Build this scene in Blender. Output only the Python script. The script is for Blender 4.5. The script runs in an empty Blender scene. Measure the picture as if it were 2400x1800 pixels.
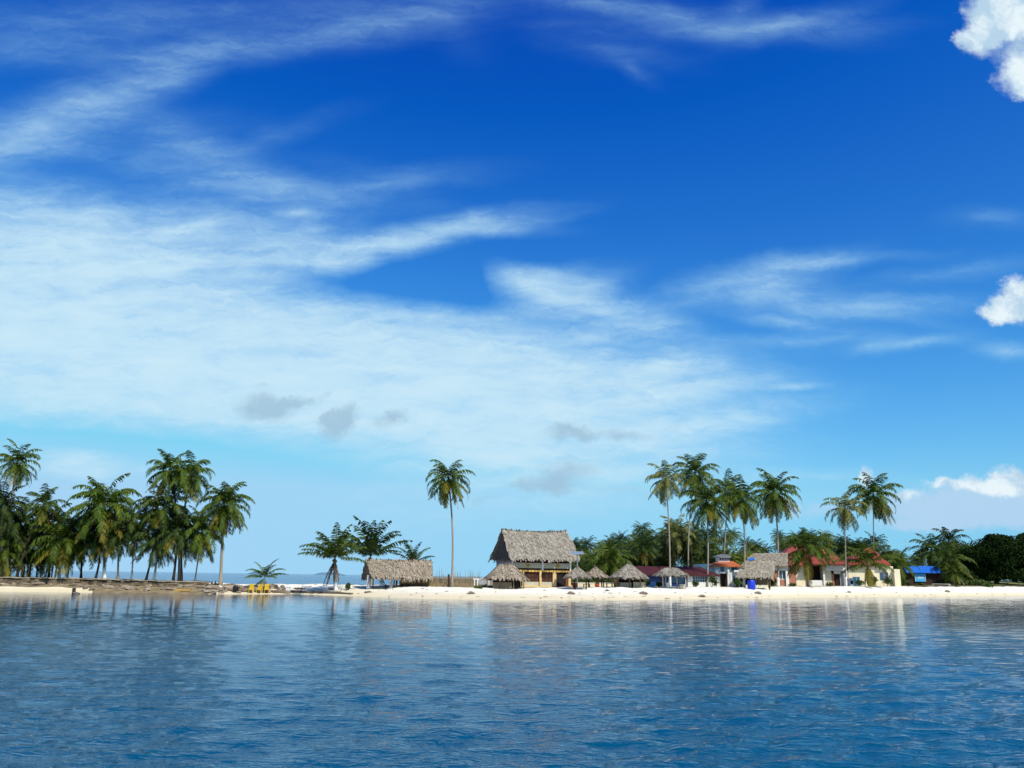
import bpy, math, random
import numpy as np
from mathutils import Vector, Matrix
R = math.radians
sc = bpy.context.scene
col = sc.collection
random.seed(7)
rng = np.random.default_rng(11)

# ---------------------------------------------------------------- camera
CAM_H, F, PITCH, ROLL = 2.8, 2000.0, 12.73, 0.80
cd = bpy.data.cameras.new('camera'); cam = bpy.data.objects.new('camera', cd); col.objects.link(cam)
cd.sensor_width = 36; cd.lens = F / 2400 * 36; cd.clip_start = 0.2; cd.clip_end = 30000
CM = Matrix.Rotation(R(90 + PITCH), 3, 'X') @ Matrix.Rotation(R(ROLL), 3, 'Z')
cam.matrix_world = Matrix.Translation((0, 0, CAM_H)) @ CM.to_4x4()
sc.camera = cam
sc.view_settings.view_transform = 'Standard'; sc.view_settings.look = 'None'
sc.view_settings.exposure = 0.15; sc.view_settings.gamma = 1.0
sc.render.engine = 'CYCLES'
sc.cycles.max_bounces = 6; sc.cycles.transparent_max_bounces = 8

def ray(px, py): return CM @ Vector(((px - 1200) / F, (900 - py) / F, -1.0))
def at(px, py, Y):                       # point on the line of sight of a photo pixel, Y metres out
    d = ray(px, py); t = Y / d.y
    return Vector((d.x * t, Y, CAM_H + d.z * t))
def X(px, Y, py=1370): return at(px, py, Y).x
def Z(px, py, Y): return at(px, py, Y).z
def U(px): d = ray(px, 1375); return d.x / d.y

# ---------------------------------------------------------------- sun and sky
SUN_EL, SUN_AZ = 50, 140
sd = bpy.data.lights.new('sun', 'SUN'); sun = bpy.data.objects.new('sun', sd); col.objects.link(sun)
sd.energy = 4.6; sd.angle = R(0.53); sd.color = (1.0, 0.93, 0.80)
sv = Vector((math.sin(R(SUN_AZ)) * math.cos(R(SUN_EL)), math.cos(R(SUN_AZ)) * math.cos(R(SUN_EL)), math.sin(R(SUN_EL))))
sun.rotation_euler = sv.to_track_quat('Z', 'Y').to_euler()

world = bpy.data.worlds.new('World'); sc.world = world; world.use_nodes = True
class NT:                                # small node-writing helper
    def __init__(s, tree): s.t = tree; s.n = tree.nodes; s.l = tree.links
    def new(s, typ, **kw):
        nd = s.n.new(typ)
        for k, v in kw.items(): setattr(nd, k, v)
        return nd
    def put(s, sock, v):
        if isinstance(v, bpy.types.NodeSocket): s.l.new(v, sock)
        elif v is not None: sock.default_value = v
    def m(s, op, a, b=None, c=None, clamp=False):
        nd = s.n.new('ShaderNodeMath'); nd.operation = op; nd.use_clamp = clamp
        for k, v in enumerate((a, b, c)): s.put(nd.inputs[k], v)
        return nd.outputs[0]
    def vm(s, op, a, b=None):
        nd = s.n.new('ShaderNodeVectorMath'); nd.operation = op
        s.put(nd.inputs[0], a); s.put(nd.inputs[1], b)
        return nd.outputs[0]
    def comb(s, x, y, z=0.0):
        nd = s.n.new('ShaderNodeCombineXYZ'); s.put(nd.inputs[0], x); s.put(nd.inputs[1], y); s.put(nd.inputs[2], z)
        return nd.outputs[0]
    def sep(s, v):
        nd = s.n.new('ShaderNodeSeparateXYZ'); s.put(nd.inputs[0], v); return nd.outputs
    def noise(s, vec, scale, detail=4, rough=0.55, dist=0.0):
        nd = s.n.new('ShaderNodeTexNoise'); nd.noise_dimensions = '3D'
        s.put(nd.inputs['Vector'], vec); s.put(nd.inputs['Scale'], scale)
        nd.inputs['Detail'].default_value = detail; nd.inputs['Roughness'].default_value = rough; nd.inputs['Distortion'].default_value = dist
        return nd.outputs[0], nd.outputs[1]
    def step(s, v, lo, hi):
        nd = s.n.new('ShaderNodeMapRange'); nd.interpolation_type = 'SMOOTHSTEP'
        s.put(nd.inputs[0], v); nd.inputs[1].default_value = lo; nd.inputs[2].default_value = hi
        return nd.outputs[0]
    def lin(s, v, lo, hi, a, b):
        nd = s.n.new('ShaderNodeMapRange'); nd.clamp = True
        s.put(nd.inputs[0], v); nd.inputs[1].default_value = lo; nd.inputs[2].default_value = hi
        nd.inputs[3].default_value = a; nd.inputs[4].default_value = b
        return nd.outputs[0]
    def mix(s, f, a, b):
        nd = s.n.new('ShaderNodeMix'); nd.data_type = 'RGBA'
        s.put(nd.inputs[0], f)
        for k, v in ((6, a), (7, b)): s.put(nd.inputs[k], (*v, 1) if isinstance(v, tuple) else v)
        return nd.outputs[2]

def build_sky():
    N = NT(world.node_tree); N.n.clear()
    out = N.new('ShaderNodeOutputWorld'); bg = N.new('ShaderNodeBackground'); N.l.new(bg.outputs[0], out.inputs[0])
    bg.inputs[1].default_value = 0.1
    sky = N.new('ShaderNodeTexSky', sky_type='NISHITA', sun_disc=False)
    sky.sun_elevation = R(SUN_EL); sky.sun_rotation = R(SUN_AZ)
    tc = N.new('ShaderNodeTexCoord')
    d = N.sep(tc.outputs['Generated'])
    N.l.new(N.comb(d[0], d[1], N.m('MAXIMUM', d[2], 0.095)), sky.inputs[0])
    sp = N.sep(sky.outputs[0])
    # deeper, more saturated tropical blue than the clear-air model gives
    r = N.m('MAXIMUM', N.m('SUBTRACT', N.m('MULTIPLY', N.m('POWER', N.m('MULTIPLY', sp[0], 0.1), 1.9), 15.8), 0.215), 0.02)
    g = N.m('MULTIPLY', N.m('POWER', N.m('MAXIMUM', N.m('SUBTRACT', N.m('MULTIPLY', sp[1], 0.1), 0.10), 0.001), 1.1), 15.9)
    b = N.m('MULTIPLY', N.m('POWER', N.m('MAXIMUM', N.m('SUBTRACT', N.m('MULTIPLY', sp[2], 0.1), 0.10), 0.001), 0.68), 14.0)
    base = N.comb(N.m('MINIMUM', r, 3.6), N.m('MINIMUM', g, 5.9), N.m('MINIMUM', b, 8.2))
    yy = N.m('MAXIMUM', d[1], 0.08)
    u = N.m('DIVIDE', d[0], yy); v = N.m('DIVIDE', d[2], yy)
    P = N.comb(u, v)
    # domain warp for wispy edges
    _, wc = N.noise(P, 5.0, 5, 0.6)
    W = N.vm('ADD', P, N.vm('MULTIPLY', N.vm('SUBTRACT', wc, (0.5, 0.5, 0.5)), (0.075, 0.045, 0.0)))
    _, wc2 = N.noise(P, 26.0, 6, 0.65)
    Wf = N.vm('ADD', P, N.vm('MULTIPLY', N.vm('SUBTRACT', wc2, (0.5, 0.5, 0.5)), (0.050, 0.036, 0.0)))
    def strokes(vec, lst, soft=1.0):
        acc = 0.0
        for cx, cy, a, bb, ang, amp in lst:
            c0, s0 = math.cos(R(ang)), math.sin(R(ang))          # angle clockwise as seen
            q = lambda x, y: (lambda e: Vector((e.x / e.y, e.z / e.y)))(ray(x, y))
            o = q(cx, cy); e1 = q(cx + a * c0, cy + a * s0) - o; e2 = q(cx - bb * s0, cy + bb * c0) - o
            mp = N.new('ShaderNodeMapping', vector_type='TEXTURE'); N.put(mp.inputs[0], vec)
            mp.inputs[1].default_value = (o.x, o.y, 0)
            mp.inputs[2].default_value = (0, 0, math.atan2(e1.y, e1.x))
            mp.inputs[3].default_value = (e1.length * soft, e2.length * soft, 1)
            gr = N.new('ShaderNodeTexGradient', gradient_type='SPHERICAL' if soft == 1.0 else 'QUADRATIC_SPHERE'); N.l.new(mp.outputs[0], gr.inputs[0])
            acc = N.m('MULTIPLY_ADD', gr.outputs['Fac'], amp, acc)
        return acc
    cirrus = strokes(W, [
        (420, 118, 420, 34, -4, 0.24), (700, 88, 420, 36, -9, 0.26), (920, 52, 260, 44, -12, 0.24), (830, 20, 260, 50, -5, 0.17), (1040, 30, 110, 60, 40, 0.17), (180, 40, 520, 60, -3, 0.21), (120, 110, 420, 50, -5, 0.20), (500, 30, 420, 34, -5, 0.10),
        (1420, 18, 220, 22, 8, 0.24), (1620, 45, 330, 36, 6, 0.36), (1800, 62, 280, 30, -3, 0.32), (1740, 22, 60, 42, -50, 0.24), (1880, 50, 180, 26, -18, 0.21), (1440, 118, 170, 34, 8, 0.17), (1480, 166, 70, 20, 25, 0.17), (1340, 60, 200, 24, 4, 0.09),
        (110, 285, 330, 62, -22, 0.58), (260, 225, 260, 46, -26, 0.37), (390, 180, 150, 34, -20, 0.21), (20, 335, 190, 52, -10, 0.49), (330, 270, 260, 42, 4, 0.21), (180, 350, 280, 34, 4, 0.19),
        (470, 360, 220, 52, 26, 0.27), (600, 420, 260, 60, 24, 0.42), (760, 455, 240, 42, 8, 0.37), (900, 430, 260, 34, -6, 0.27), (620, 330, 200, 30, -20, 0.19), (450, 420, 320, 46, 18, 0.27), (880, 400, 200, 28, 10, 0.12), (700, 492, 60, 10, -4, 0.60),
        (40, 500, 560, 90, 6, 1.30), (60, 600, 640, 120, 3, 1.95), (40, 760, 700, 190, 3, 3.38), (330, 600, 520, 60, 0, 0.80), (420, 520, 420, 44, 4, 0.50),
        (640, 600, 420, 34, -7, 0.70), (860, 588, 380, 34, -12, 0.95), (1010, 550, 260, 28, -10, 0.70), (1150, 536, 160, 20, 0, 0.35), (700, 560, 200, 30, 20, 0.30), (740, 535, 90, 40, 40, 0.25),
        (760, 662, 380, 56, 0, -0.55), (1060, 655, 260, 60, -3, -0.55),
        (620, 790, 800, 110, 4, 1.95), (560, 890, 820, 120, 5, 2.87), (880, 960, 620, 84, 8, 2.20), (1200, 880, 560, 84, 3, 2.03), (1080, 800, 380, 52, -4, 0.90), (200, 930, 500, 60, 5, 1.86), (1150, 960, 520, 90, 4, 2.03), (860, 775, 500, 50, 3, 0.70),
        (1215, 652, 90, 34, 20, 1.30), (1300, 682, 150, 44, 10, 1.50), (1420, 725, 170, 44, 16, 1.00), (1290, 640, 120, 26, -8, 0.60), (1500, 755, 110, 26, 8, 0.80), (1400, 792, 90, 16, 0, 0.80), (1380, 670, 110, 30, -20, 0.50), (1170, 745, 220, 34, -6, 0.50),
        (1390, 842, 60, 16, -10, 0.50), (1540, 850, 80, 28, -10, 1.00), (1490, 885, 90, 24, -30, 0.80), (1640, 868, 120, 16, 3, 0.50), (1420, 910, 300, 44, -6, 1.10), (1560, 930, 260, 28, -10, 0.80), (1740, 900, 120, 14, -8, 0.30),
        (1440, 1030, 380, 44, -8, 1.10), (1660, 1000, 260, 30, -12, 0.95), (1800, 985, 160, 18, -10, 0.30), (1280, 1060, 420, 70, 0, 1.30), (1080, 1060, 340, 54, 8, 0.90), (1250, 1180, 480, 60, 0, 0.70), (1520, 1100, 340, 40, -8, 0.60), (1150, 1120, 380, 60, 0, 0.70),
        (1820, 622, 190, 30, -9, 0.79), (1960, 606, 220, 16, -1, 0.49), (1790, 665, 170, 40, -2, 0.64), (1890, 700, 280, 32, 3, 0.52), (1960, 720, 280, 30, -3, 0.45), (1870, 752, 190, 22, 6, 0.41), (2080, 728, 240, 24, -3, 0.34), (1860, 795, 240, 16, -2, 0.41), (2080, 745, 160, 16, 8, 0.30),
        (1640, 700, 220, 28, -10, 0.34), (1660, 660, 160, 18, -12, 0.22), (1860, 905, 60, 11, -6, 1.10), (2060, 812, 70, 18, -6, 0.60), (2160, 806, 110, 16, -10, 0.60), (2350, 824, 90, 24, 4, 0.83), (2240, 640, 240, 22, -6, 0.26), (2330, 520, 120, 24, 0, 0.26), (1700, 820, 400, 40, -4, 0.19),
        (150, 1072, 110, 34, 6, 2.60), (260, 1090, 160, 26, 4, 1.30), (400, 1096, 180, 26, 0, 0.50),
        (1850, 1120, 300, 24, 0, 0.55), (2000, 1180, 360, 36, -2, 0.50), (700, 1130, 420, 50, 0, 0.25), (900, 1230, 900, 60, 0, 0.35), (1650, 1140, 300, 30, -6, 0.40),
        (150, 1022, 420, 20, 6, -1.0), (600, 1078, 360, 22, 9, -0.9),
    ], 1.75)
    # streaks combed along the wind
    mp = N.new('ShaderNodeMapping'); N.l.new(W, mp.inputs[0]); mp.inputs[2].default_value = (0, 0, R(8)); mp.inputs[3].default_value = (2.2, 11.0, 1)
    st, _ = N.noise(mp.outputs[0], 3.4, 9, 0.62, 0.4)
    fine, _ = N.noise(Wf, 22.0, 7, 0.6)
    mp = N.new('ShaderNodeMapping'); N.l.new(Wf, mp.inputs[0]); mp.inputs[2].default_value = (0, 0, R(-14)); mp.inputs[3].default_value = (6.0, 30.0, 1)
    fil, _ = N.noise(mp.outputs[0], 2.2, 6, 0.6, 0.8)
    tex = N.m('ADD', N.m('MULTIPLY', st, 0.80), N.m('ADD', N.m('MULTIPLY', fil, 0.75), N.m('ADD', N.m('MULTIPLY', fine, 0.22), 0.115)))
    dens = N.m('MULTIPLY', N.m('MAXIMUM', cirrus, 0.0), N.m('POWER', tex, 2.2))
    veil = N.m('SUBTRACT', 1.0, N.m('EXPONENT', N.m('MULTIPLY', dens, -0.84)))
    veil = N.m('MULTIPLY', veil, N.lin(N.m('ADD', st, N.m('MULTIPLY', fil, 0.5)), 0.45, 1.0, 0.88, 1.0))
    front = N.step(d[1], 0.10, 0.35)
    veil = N.m('MULTIPLY', veil, front)
    # unseen broken cloud over the rest of the dome, added to whiten the fill
    ov, _ = N.noise(tc.outputs['Generated'], 2.6, 6, 0.6)
    back = N.m('MULTIPLY', N.m('MULTIPLY', N.step(ov, 0.46, 0.70), 0.7), N.m('SUBTRACT', 1.0, front))
    veil = N.m('ADD', veil, back)
    colr = N.mix(veil, base, N.mix(veil, (2.6, 5.9, 8.2), (5.4, 7.4, 8.5)))
    # thin grey scraps in front of the veil
    grey = strokes(Wf, [(620, 958, 105, 46, 10, 1.0), (700, 945, 60, 24, 0, .8), (800, 985, 78, 44, -42, 1.25), (915, 985, 80, 26, -6, .8), (760, 985, 60, 18, 0, .5),
                        (1330, 1008, 95, 32, 4, .85), (1450, 1020, 120, 26, 2, .8), (1570, 1000, 70, 18, 0, .4), (620, 905, 40, 14, 0, .5), (760, 930, 30, 14, -40, .5),
                        (1320, 1110, 130, 52, -10, .75), (1230, 1135, 130, 30, 0, .55), (1130, 1170, 90, 24, 0, .45), (1440, 1150, 200, 26, 0, .4), (1480, 945, 180, 14, -8, .35)])
    gm = N.m('MULTIPLY', N.step(N.m('MULTIPLY', grey, N.m('ADD', N.m('MULTIPLY', fine, 1.5), 0.2)), 0.12, 0.80), 0.72)
    colr = N.mix(gm, colr, (3.0, 4.6, 6.0))
    # cumulus: crisp edges, lit tops, lavender bases
    bank = strokes(Wf, [(2330, 1185, 330, 70, 0, 1.2), (2180, 1195, 260, 50, 0, .8), (2250, 1230, 330, 34, 0, .6), (1900, 1200, 60, 34, 0, .7), (1960, 1195, 80, 26, 0, .6), (1850, 1190, 34, 32, 0, .8), (1560, 1215, 160, 18, 0, .35)])
    bm = N.m('MULTIPLY', N.step(N.m('MULTIPLY', bank, N.m('ADD', N.m('MULTIPLY', fil, 1.3), 0.2)), 0.06, 0.9), 0.80)
    colr = N.mix(bm, colr, (4.3, 6.0, 7.9))
    cu = strokes(Wf, [(2420, 40, 180, 110, 0, 1.9), (2330, 30, 90, 70, 0, 1.5), (2290, 100, 62, 50, 10, 1.4), (2395, 170, 82, 74, 50, 1.6), (2400, 215, 40, 30, 0, .9), (2255, 85, 30, 30, 0, .8),
                      (2410, 715, 115, 62, 0, 1.7), (2345, 728, 66, 36, 10, 1.5), (2390, 678, 50, 40, 0, 1.4), (2305, 728, 34, 20, 0, .8),
                      (2375, 1118, 60, 30, 4, 1.5), (2345, 1135, 50, 26, 0, 1.1), (2285, 1128, 52, 24, 0, 1.4), (2205, 1134, 62, 16, 0, 1.1), (2250, 1146, 80, 20, 0, .9), (2320, 1150, 90, 26, 0, .9), (2130, 1160, 70, 18, 0, .7), (2400, 1150, 80, 30, 0, 1.0),
                      (2030, 1120, 26, 30, 20, 1.3), (2085, 1155, 60, 26, 10, .8), (1858, 1178, 30, 24, 0, .8), (1480, 775, 40, 12, -10, .0)])
    cun, _ = N.noise(P, 34.0, 8, 0.62)
    cd_ = N.m('ADD', cu, N.m('MULTIPLY', N.m('SUBTRACT', cun, 0.5), 1.1))
    cmask = N.m('MULTIPLY', N.step(cd_, 0.05, 1.25), N.step(cu, 0.02, 0.25))
    sh, _ = N.noise(N.vm('ADD', Wf, (0.012, 0.02, 0.3)), 24.0, 6, 0.6)
    sh = N.step(N.m('ADD', sh, N.m('MULTIPLY', cd_, 0.035)), 0.40, 0.66)
    ccol = N.mix(sh, (4.2, 5.9, 7.4), (7.3, 8.3, 8.8))
    colr = N.mix(cmask, colr, ccol)
    N.l.new(colr, bg.inputs[0])
build_sky()

# ---------------------------------------------------------------- helpers
def setp(o, label=None, cat=None, group=None, kind=None):
    for k, v in (('label', label), ('category', cat), ('group', group), ('kind', kind)):
        if v: o[k] = v
    return o
def thing(name, label, cat, loc, rz=0.0, group=None):
    o = bpy.data.objects.new(name, None); col.objects.link(o); o.location = loc; o.rotation_euler = (0, 0, rz)
    o.empty_display_size = 0.3
    return setp(o, label, cat, group)
class MB:
    def __init__(s): s.v = []; s.f = []; s.smooth = False; s.mi = []
    def poly(s, pts):
        k = len(s.v); s.v += [tuple(p) for p in pts]; s.f.append(tuple(range(k, k + len(pts))))
    def box(s, x0, x1, y0, y1, z0, z1, rz=0.0):
        k = len(s.v); cx, cy = (x0 + x1) / 2, (y0 + y1) / 2; c, q = math.cos(rz), math.sin(rz)
        for z in (z0, z1):
            for x, y in ((x0, y0), (x1, y0), (x1, y1), (x0, y1)):
                dx, dy = x - cx, y - cy
                s.v.append((cx + dx * c - dy * q, cy + dx * q + dy * c, z))
        for f in ((3, 2, 1, 0), (4, 5, 6, 7), (0, 1, 5, 4), (1, 2, 6, 5), (2, 3, 7, 6), (3, 0, 4, 7)): s.f.append(tuple(k + i for i in f))
    def tube(s, pts, rad, n=8, cap=True):
        k = len(s.v); pts = [Vector(p) for p in pts]
        for i, p in enumerate(pts):
            t = (pts[min(i + 1, len(pts) - 1)] - pts[max(i - 1, 0)]).normalized()
            a = t.orthogonal().normalized() if abs(t.z) < 0.9 else Vector((1, 0, 0)); a = (a - t * a.dot(t)).normalized(); b = t.cross(a)
            r = rad[i] if isinstance(rad, (list, tuple)) else rad
            for j in range(n):
                w = 2 * math.pi * j / n; s.v.append(tuple(p + (a * math.cos(w) + b * math.sin(w)) * r))
        for i in range(len(pts) - 1):
            for j in range(n):
                s.f.append((k + i * n + j, k + i * n + (j + 1) % n, k + (i + 1) * n + (j + 1) % n, k + (i + 1) * n + j))
        if cap:
            s.f.append(tuple(k + j for j in reversed(range(n)))); s.f.append(tuple(k + (len(pts) - 1) * n + j for j in range(n)))
    def lump(s, c, rx, ry, rz, rough=0.25, nu=9, nv=6, rnd=random):
        k = len(s.v)
        for i in range(nv + 1):
            th = math.pi * i / nv
            for j in range(nu):
                ph = 2 * math.pi * j / nu; q = 1 + rnd.uniform(-rough, rough)
                s.v.append((c[0] + rx * q * math.sin(th) * math.cos(ph), c[1] + ry * q * math.sin(th) * math.sin(ph), c[2] + rz * q * math.cos(th)))
        for i in range(nv):
            for j in range(nu): s.f.append((k + i * nu + j, k + (i + 1) * nu + j, k + (i + 1) * nu + (j + 1) % nu, k + i * nu + (j + 1) % nu))
    def build(s, name, mat, parent=None, smooth=False, loc=None):
        me = bpy.data.meshes.new(name); me.from_pydata(s.v, [], s.f); me.update()
        if isinstance(mat, (list, tuple)):
            for m in mat: me.materials.append(m)
            me.polygons.foreach_set('material_index', s.mi)
        else: me.materials.append(mat)
        if smooth: me.polygons.foreach_set('use_smooth', [True] * len(me.polygons))
        o = bpy.data.objects.new(name, me); col.objects.link(o)
        if parent: o.parent = parent
        if loc is not None: o.location = loc
        return o
def copy_tree(o, parent=None):
    c = o.copy(); col.objects.link(c)
    if parent: c.parent = parent
    for ch in list(o.children): copy_tree(ch, c)
    return c

# ---------------------------------------------------------------- materials
def mat(name, c1, c2=None, scale=3.0, rough=0.85, stretch=(1, 1, 1), bump=0.0, spec=0.3, island=0.0, trans=0.0, detail=5, rnd=0.0, metal=0.0, contrast=(0.3, 0.7)):
    m = bpy.data.materials.new(name); m.use_nodes = True; N = NT(m.node_tree)
    p = N.n['Principled BSDF']; out = N.n['Material Output']
    p.inputs['Roughness'].default_value = rough; p.inputs['Specular IOR Level'].default_value = spec; p.inputs['Metallic'].default_value = metal
    tc = N.new('ShaderNodeTexCoord'); mp = N.new('ShaderNodeMapping'); N.l.new(tc.outputs['Object'], mp.inputs[0]); mp.inputs[3].default_value = stretch
    n1, _ = N.noise(mp.outputs[0], scale, detail, 0.6)
    f = N.lin(n1, contrast[0], contrast[1], 0, 1)
    if island:
        ge = N.new('ShaderNodeNewGeometry')
        f = N.m('ADD', N.m('MULTIPLY', f, 1 - island), N.m('MULTIPLY', ge.outputs['Random Per Island'], island))
    c = N.mix(f, c1, c2 or tuple(x * 0.75 for x in c1))
    if rnd:
        oi = N.new('ShaderNodeObjectInfo')
        hs = N.new('ShaderNodeHueSaturation'); N.l.new(c, hs.inputs['Color'])
        N.put(hs.inputs['Value'], N.m('ADD', N.m('MULTIPLY', oi.outputs['Random'], rnd), 1 - rnd / 2))
        c = hs.outputs[0]
    N.l.new(c, p.inputs['Base Color'])
    if bump:
        b = N.new('ShaderNodeBump'); b.inputs['Strength'].default_value = bump; b.inputs['Distance'].default_value = 0.1
        N.l.new(n1, b.inputs['Height']); N.l.new(b.outputs[0], p.inputs['Normal'])
    if trans:
        t = N.new('ShaderNodeBsdfTranslucent'); N.l.new(c, t.inputs[0]); mx = N.new('ShaderNodeMixShader'); mx.inputs[0].default_value = trans
        N.l.new(p.outputs[0], mx.inputs[1]); N.l.new(t.outputs[0], mx.inputs[2]); N.l.new(mx.outputs[0], out.inputs[0])
    return m

LEAF = mat('palm_leaf', (0.015, 0.052, 0.006), (0.125, 0.165, 0.014), 0.55, 0.55, spec=0.18, island=0.35, trans=0.22, rnd=0.35)
LEAFP = mat('pale_palm_leaf', (0.095, 0.125, 0.025), (0.260, 0.245, 0.070), 0.6, 0.55, spec=0.18, island=0.4, trans=0.22)
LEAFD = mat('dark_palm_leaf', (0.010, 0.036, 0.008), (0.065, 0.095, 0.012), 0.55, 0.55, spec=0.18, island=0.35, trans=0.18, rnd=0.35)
LEAFO = mat('old_palm_leaf', (0.080, 0.090, 0.008), (0.235, 0.190, 0.020), 0.6, 0.55, spec=0.15, island=0.4, trans=0.2, rnd=0.3)
LEAFX = mat('dead_palm_leaf', (0.085, 0.040, 0.014), (0.200, 0.105, 0.035), 0.8, 0.9, spec=0.1, island=0.5, trans=0.1)
LEAFF = mat('grove_palm_leaf', (0.032, 0.075, 0.010), (0.180, 0.205, 0.026), 0.45, 0.55, spec=0.15, island=0.35, trans=0.2, rnd=0.7)
TRUNK = mat('palm_trunk', (0.42, 0.38, 0.31), (0.22, 0.185, 0.145), 3.0, 0.95, (1, 1, 7), 0.6, 0.1)
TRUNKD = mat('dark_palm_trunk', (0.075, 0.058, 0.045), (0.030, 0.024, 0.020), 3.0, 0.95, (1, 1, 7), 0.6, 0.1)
NUT = mat('coconut', (0.16, 0.13, 0.02), (0.11, 0.055, 0.015), 2.0, 0.6)
LIME = mat('whitewash', (0.80, 0.80, 0.76), (0.62, 0.61, 0.56), 6.0, 0.9)
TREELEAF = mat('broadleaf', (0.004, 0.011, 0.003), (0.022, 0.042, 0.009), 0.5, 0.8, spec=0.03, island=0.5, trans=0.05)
BUSH = mat('bush_leaf', (0.022, 0.055, 0.010), (0.085, 0.120, 0.022), 0.8, 0.6, spec=0.2, island=0.5, trans=0.2)
THATCH = mat('grey_thatch', (0.40, 0.36, 0.30), (0.15, 0.128, 0.10), 1.6, 0.95, (1, 1, 1), 0.5, 0.05, island=0.55)
THATCHB = mat('brown_thatch', (0.42, 0.35, 0.27), (0.15, 0.12, 0.09), 1.6, 0.95, (1, 1, 1), 0.5, 0.05, island=0.55)
THATCHG = mat('shade_toned_thatch', (0.30, 0.22, 0.18), (0.10, 0.068, 0.058), 1.8, 0.95, (1, 1, 1), 0.5, 0.05, island=0.55)  # red-brown thatch with the shade of the gable ends darkened into it
WOOD = mat('weathered_wood', (0.26, 0.20, 0.14), (0.13, 0.095, 0.065), 2.0, 0.9, (6, 6, 1), 0.3, 0.1)
WOODD = mat('dark_wood', (0.060, 0.030, 0.022), (0.030, 0.014, 0.012), 2.0, 0.8, (6, 6, 1), 0.2, 0.2)
WOODR = mat('red_brown_wood', (0.20, 0.085, 0.042), (0.12, 0.045, 0.024), 2.0, 0.8, (6, 6, 1), 0.2, 0.2)
CREAM = mat('cream_paint', (0.72, 0.52, 0.25), (0.58, 0.40, 0.18), 1.5, 0.8)
CREAMW = mat('pale_cream_wall', (0.80, 0.74, 0.55), (0.70, 0.62, 0.44), 0.9, 0.85)
YELLOWB = mat('yellow_beam_paint', (0.78, 0.48, 0.14), (0.66, 0.38, 0.10), 1.5, 0.8)
GREYP = mat('grey_green_paint', (0.50, 0.48, 0.38), (0.42, 0.40, 0.31), 1.2, 0.85)
GREYW = mat('grey_wall', (0.42, 0.42, 0.43), (0.33, 0.33, 0.35), 1.2, 0.85)
WHITE = mat('white_paint', (0.82, 0.82, 0.80), (0.70, 0.70, 0.67), 1.2, 0.6)
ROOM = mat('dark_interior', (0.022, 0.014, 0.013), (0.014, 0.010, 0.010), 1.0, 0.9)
MAROON = mat('maroon_opening_shade', (0.075, 0.018, 0.016), (0.050, 0.012, 0.012), 1.0, 0.8)
REDROOF = mat('red_roof_sheet', (0.32, 0.058, 0.036), (0.19, 0.036, 0.025), 0.7, 0.6, (4, 1, 1), 0.1)
DKRED = mat('dark_red_roof_sheet', (0.072, 0.013, 0.014), (0.040, 0.008, 0.010), 1.2, 0.7)
ORANGE = mat('orange_roof_sheet', (0.55, 0.16, 0.06), (0.42, 0.11, 0.04), 1.2, 0.7)
REDW = mat('terracotta_paint', (0.42, 0.19, 0.12), (0.34, 0.14, 0.09), 1.0, 0.85)
BLUEW = mat('navy_wall_paint', (0.020, 0.050, 0.19), (0.014, 0.035, 0.13), 1.0, 0.7)
BLUER = mat('bright_blue_sheet', (0.018, 0.16, 0.62), (0.014, 0.12, 0.50), 1.0, 0.5)
BLUEL = mat('light_blue_paint', (0.08, 0.42, 0.80), (0.06, 0.36, 0.72), 1.0, 0.6)
BLUEP = mat('blue_plastic', (0.012, 0.045, 0.62), (0.010, 0.035, 0.50), 1.0, 0.35, spec=0.5)
TEAL = mat('pale_teal_paint', (0.50, 0.66, 0.68), (0.42, 0.58, 0.62), 1.0, 0.7)
GLASS = mat('window_glass', (0.05, 0.11, 0.17), (0.03, 0.07, 0.11), 1.0, 0.12, spec=0.6)
YEL = mat('yellow_plastic', (0.78, 0.52, 0.012), (0.70, 0.44, 0.01), 2.0, 0.4, spec=0.5)
SHUT = mat('dark_red_shutter', (0.085, 0.032, 0.018), (0.050, 0.018, 0.011), 2.0, 0.7, (6, 6, 1))
ORANGEP = mat('red_clay', (0.42, 0.075, 0.03), (0.33, 0.05, 0.02), 2.0, 0.7)
GOLD = mat('gold_paint', (0.66, 0.42, 0.03), (0.55, 0.34, 0.02), 2.0, 0.6)
STEEL = mat('grey_metal', (0.36, 0.37, 0.39), (0.28, 0.29, 0.31), 3.0, 0.45, metal=0.4)
PANEL = mat('solar_cells', (0.22, 0.27, 0.34), (0.16, 0.21, 0.28), 3.0, 0.3, spec=0.4)
BLACK = mat('black_plastic', (0.014, 0.014, 0.016), (0.009, 0.009, 0.010), 2.0, 0.5)
ROCK = mat('rubble_stone', (0.34, 0.28, 0.21), (0.13, 0.10, 0.075), 1.8, 0.95, bump=0.7, rnd=0.7)
WALLM = mat('stone_masonry', (0.23, 0.18, 0.12), (0.060, 0.045, 0.033), 1.1, 0.95, (1, 1, 2.2), 0.9, 0.1, contrast=(0.36, 0.64))
WALLT = mat('sandy_coping', (0.55, 0.48, 0.35), (0.26, 0.21, 0.15), 1.0, 0.95, bump=0.4)
LOG = mat('driftwood', (0.24, 0.18, 0.14), (0.09, 0.065, 0.05), 1.5, 0.9, (1, 1, 1), 0.5)
DEBRIS = mat('dry_palm_litter', (0.30, 0.235, 0.18), (0.12, 0.090, 0.070), 2.5, 0.95, bump=0.6, island=0.5)
REED = mat('dry_reed', (0.48, 0.38, 0.22), (0.22, 0.17, 0.10), 1.0, 0.9, island=0.7, trans=0.15)
FOGHILL = mat('hazy_island_woods', (0.12, 0.21, 0.30), (0.09, 0.17, 0.25), 0.01, 1.0, spec=0.0)  # blue haze of distance is mixed into the woods' colour

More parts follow.
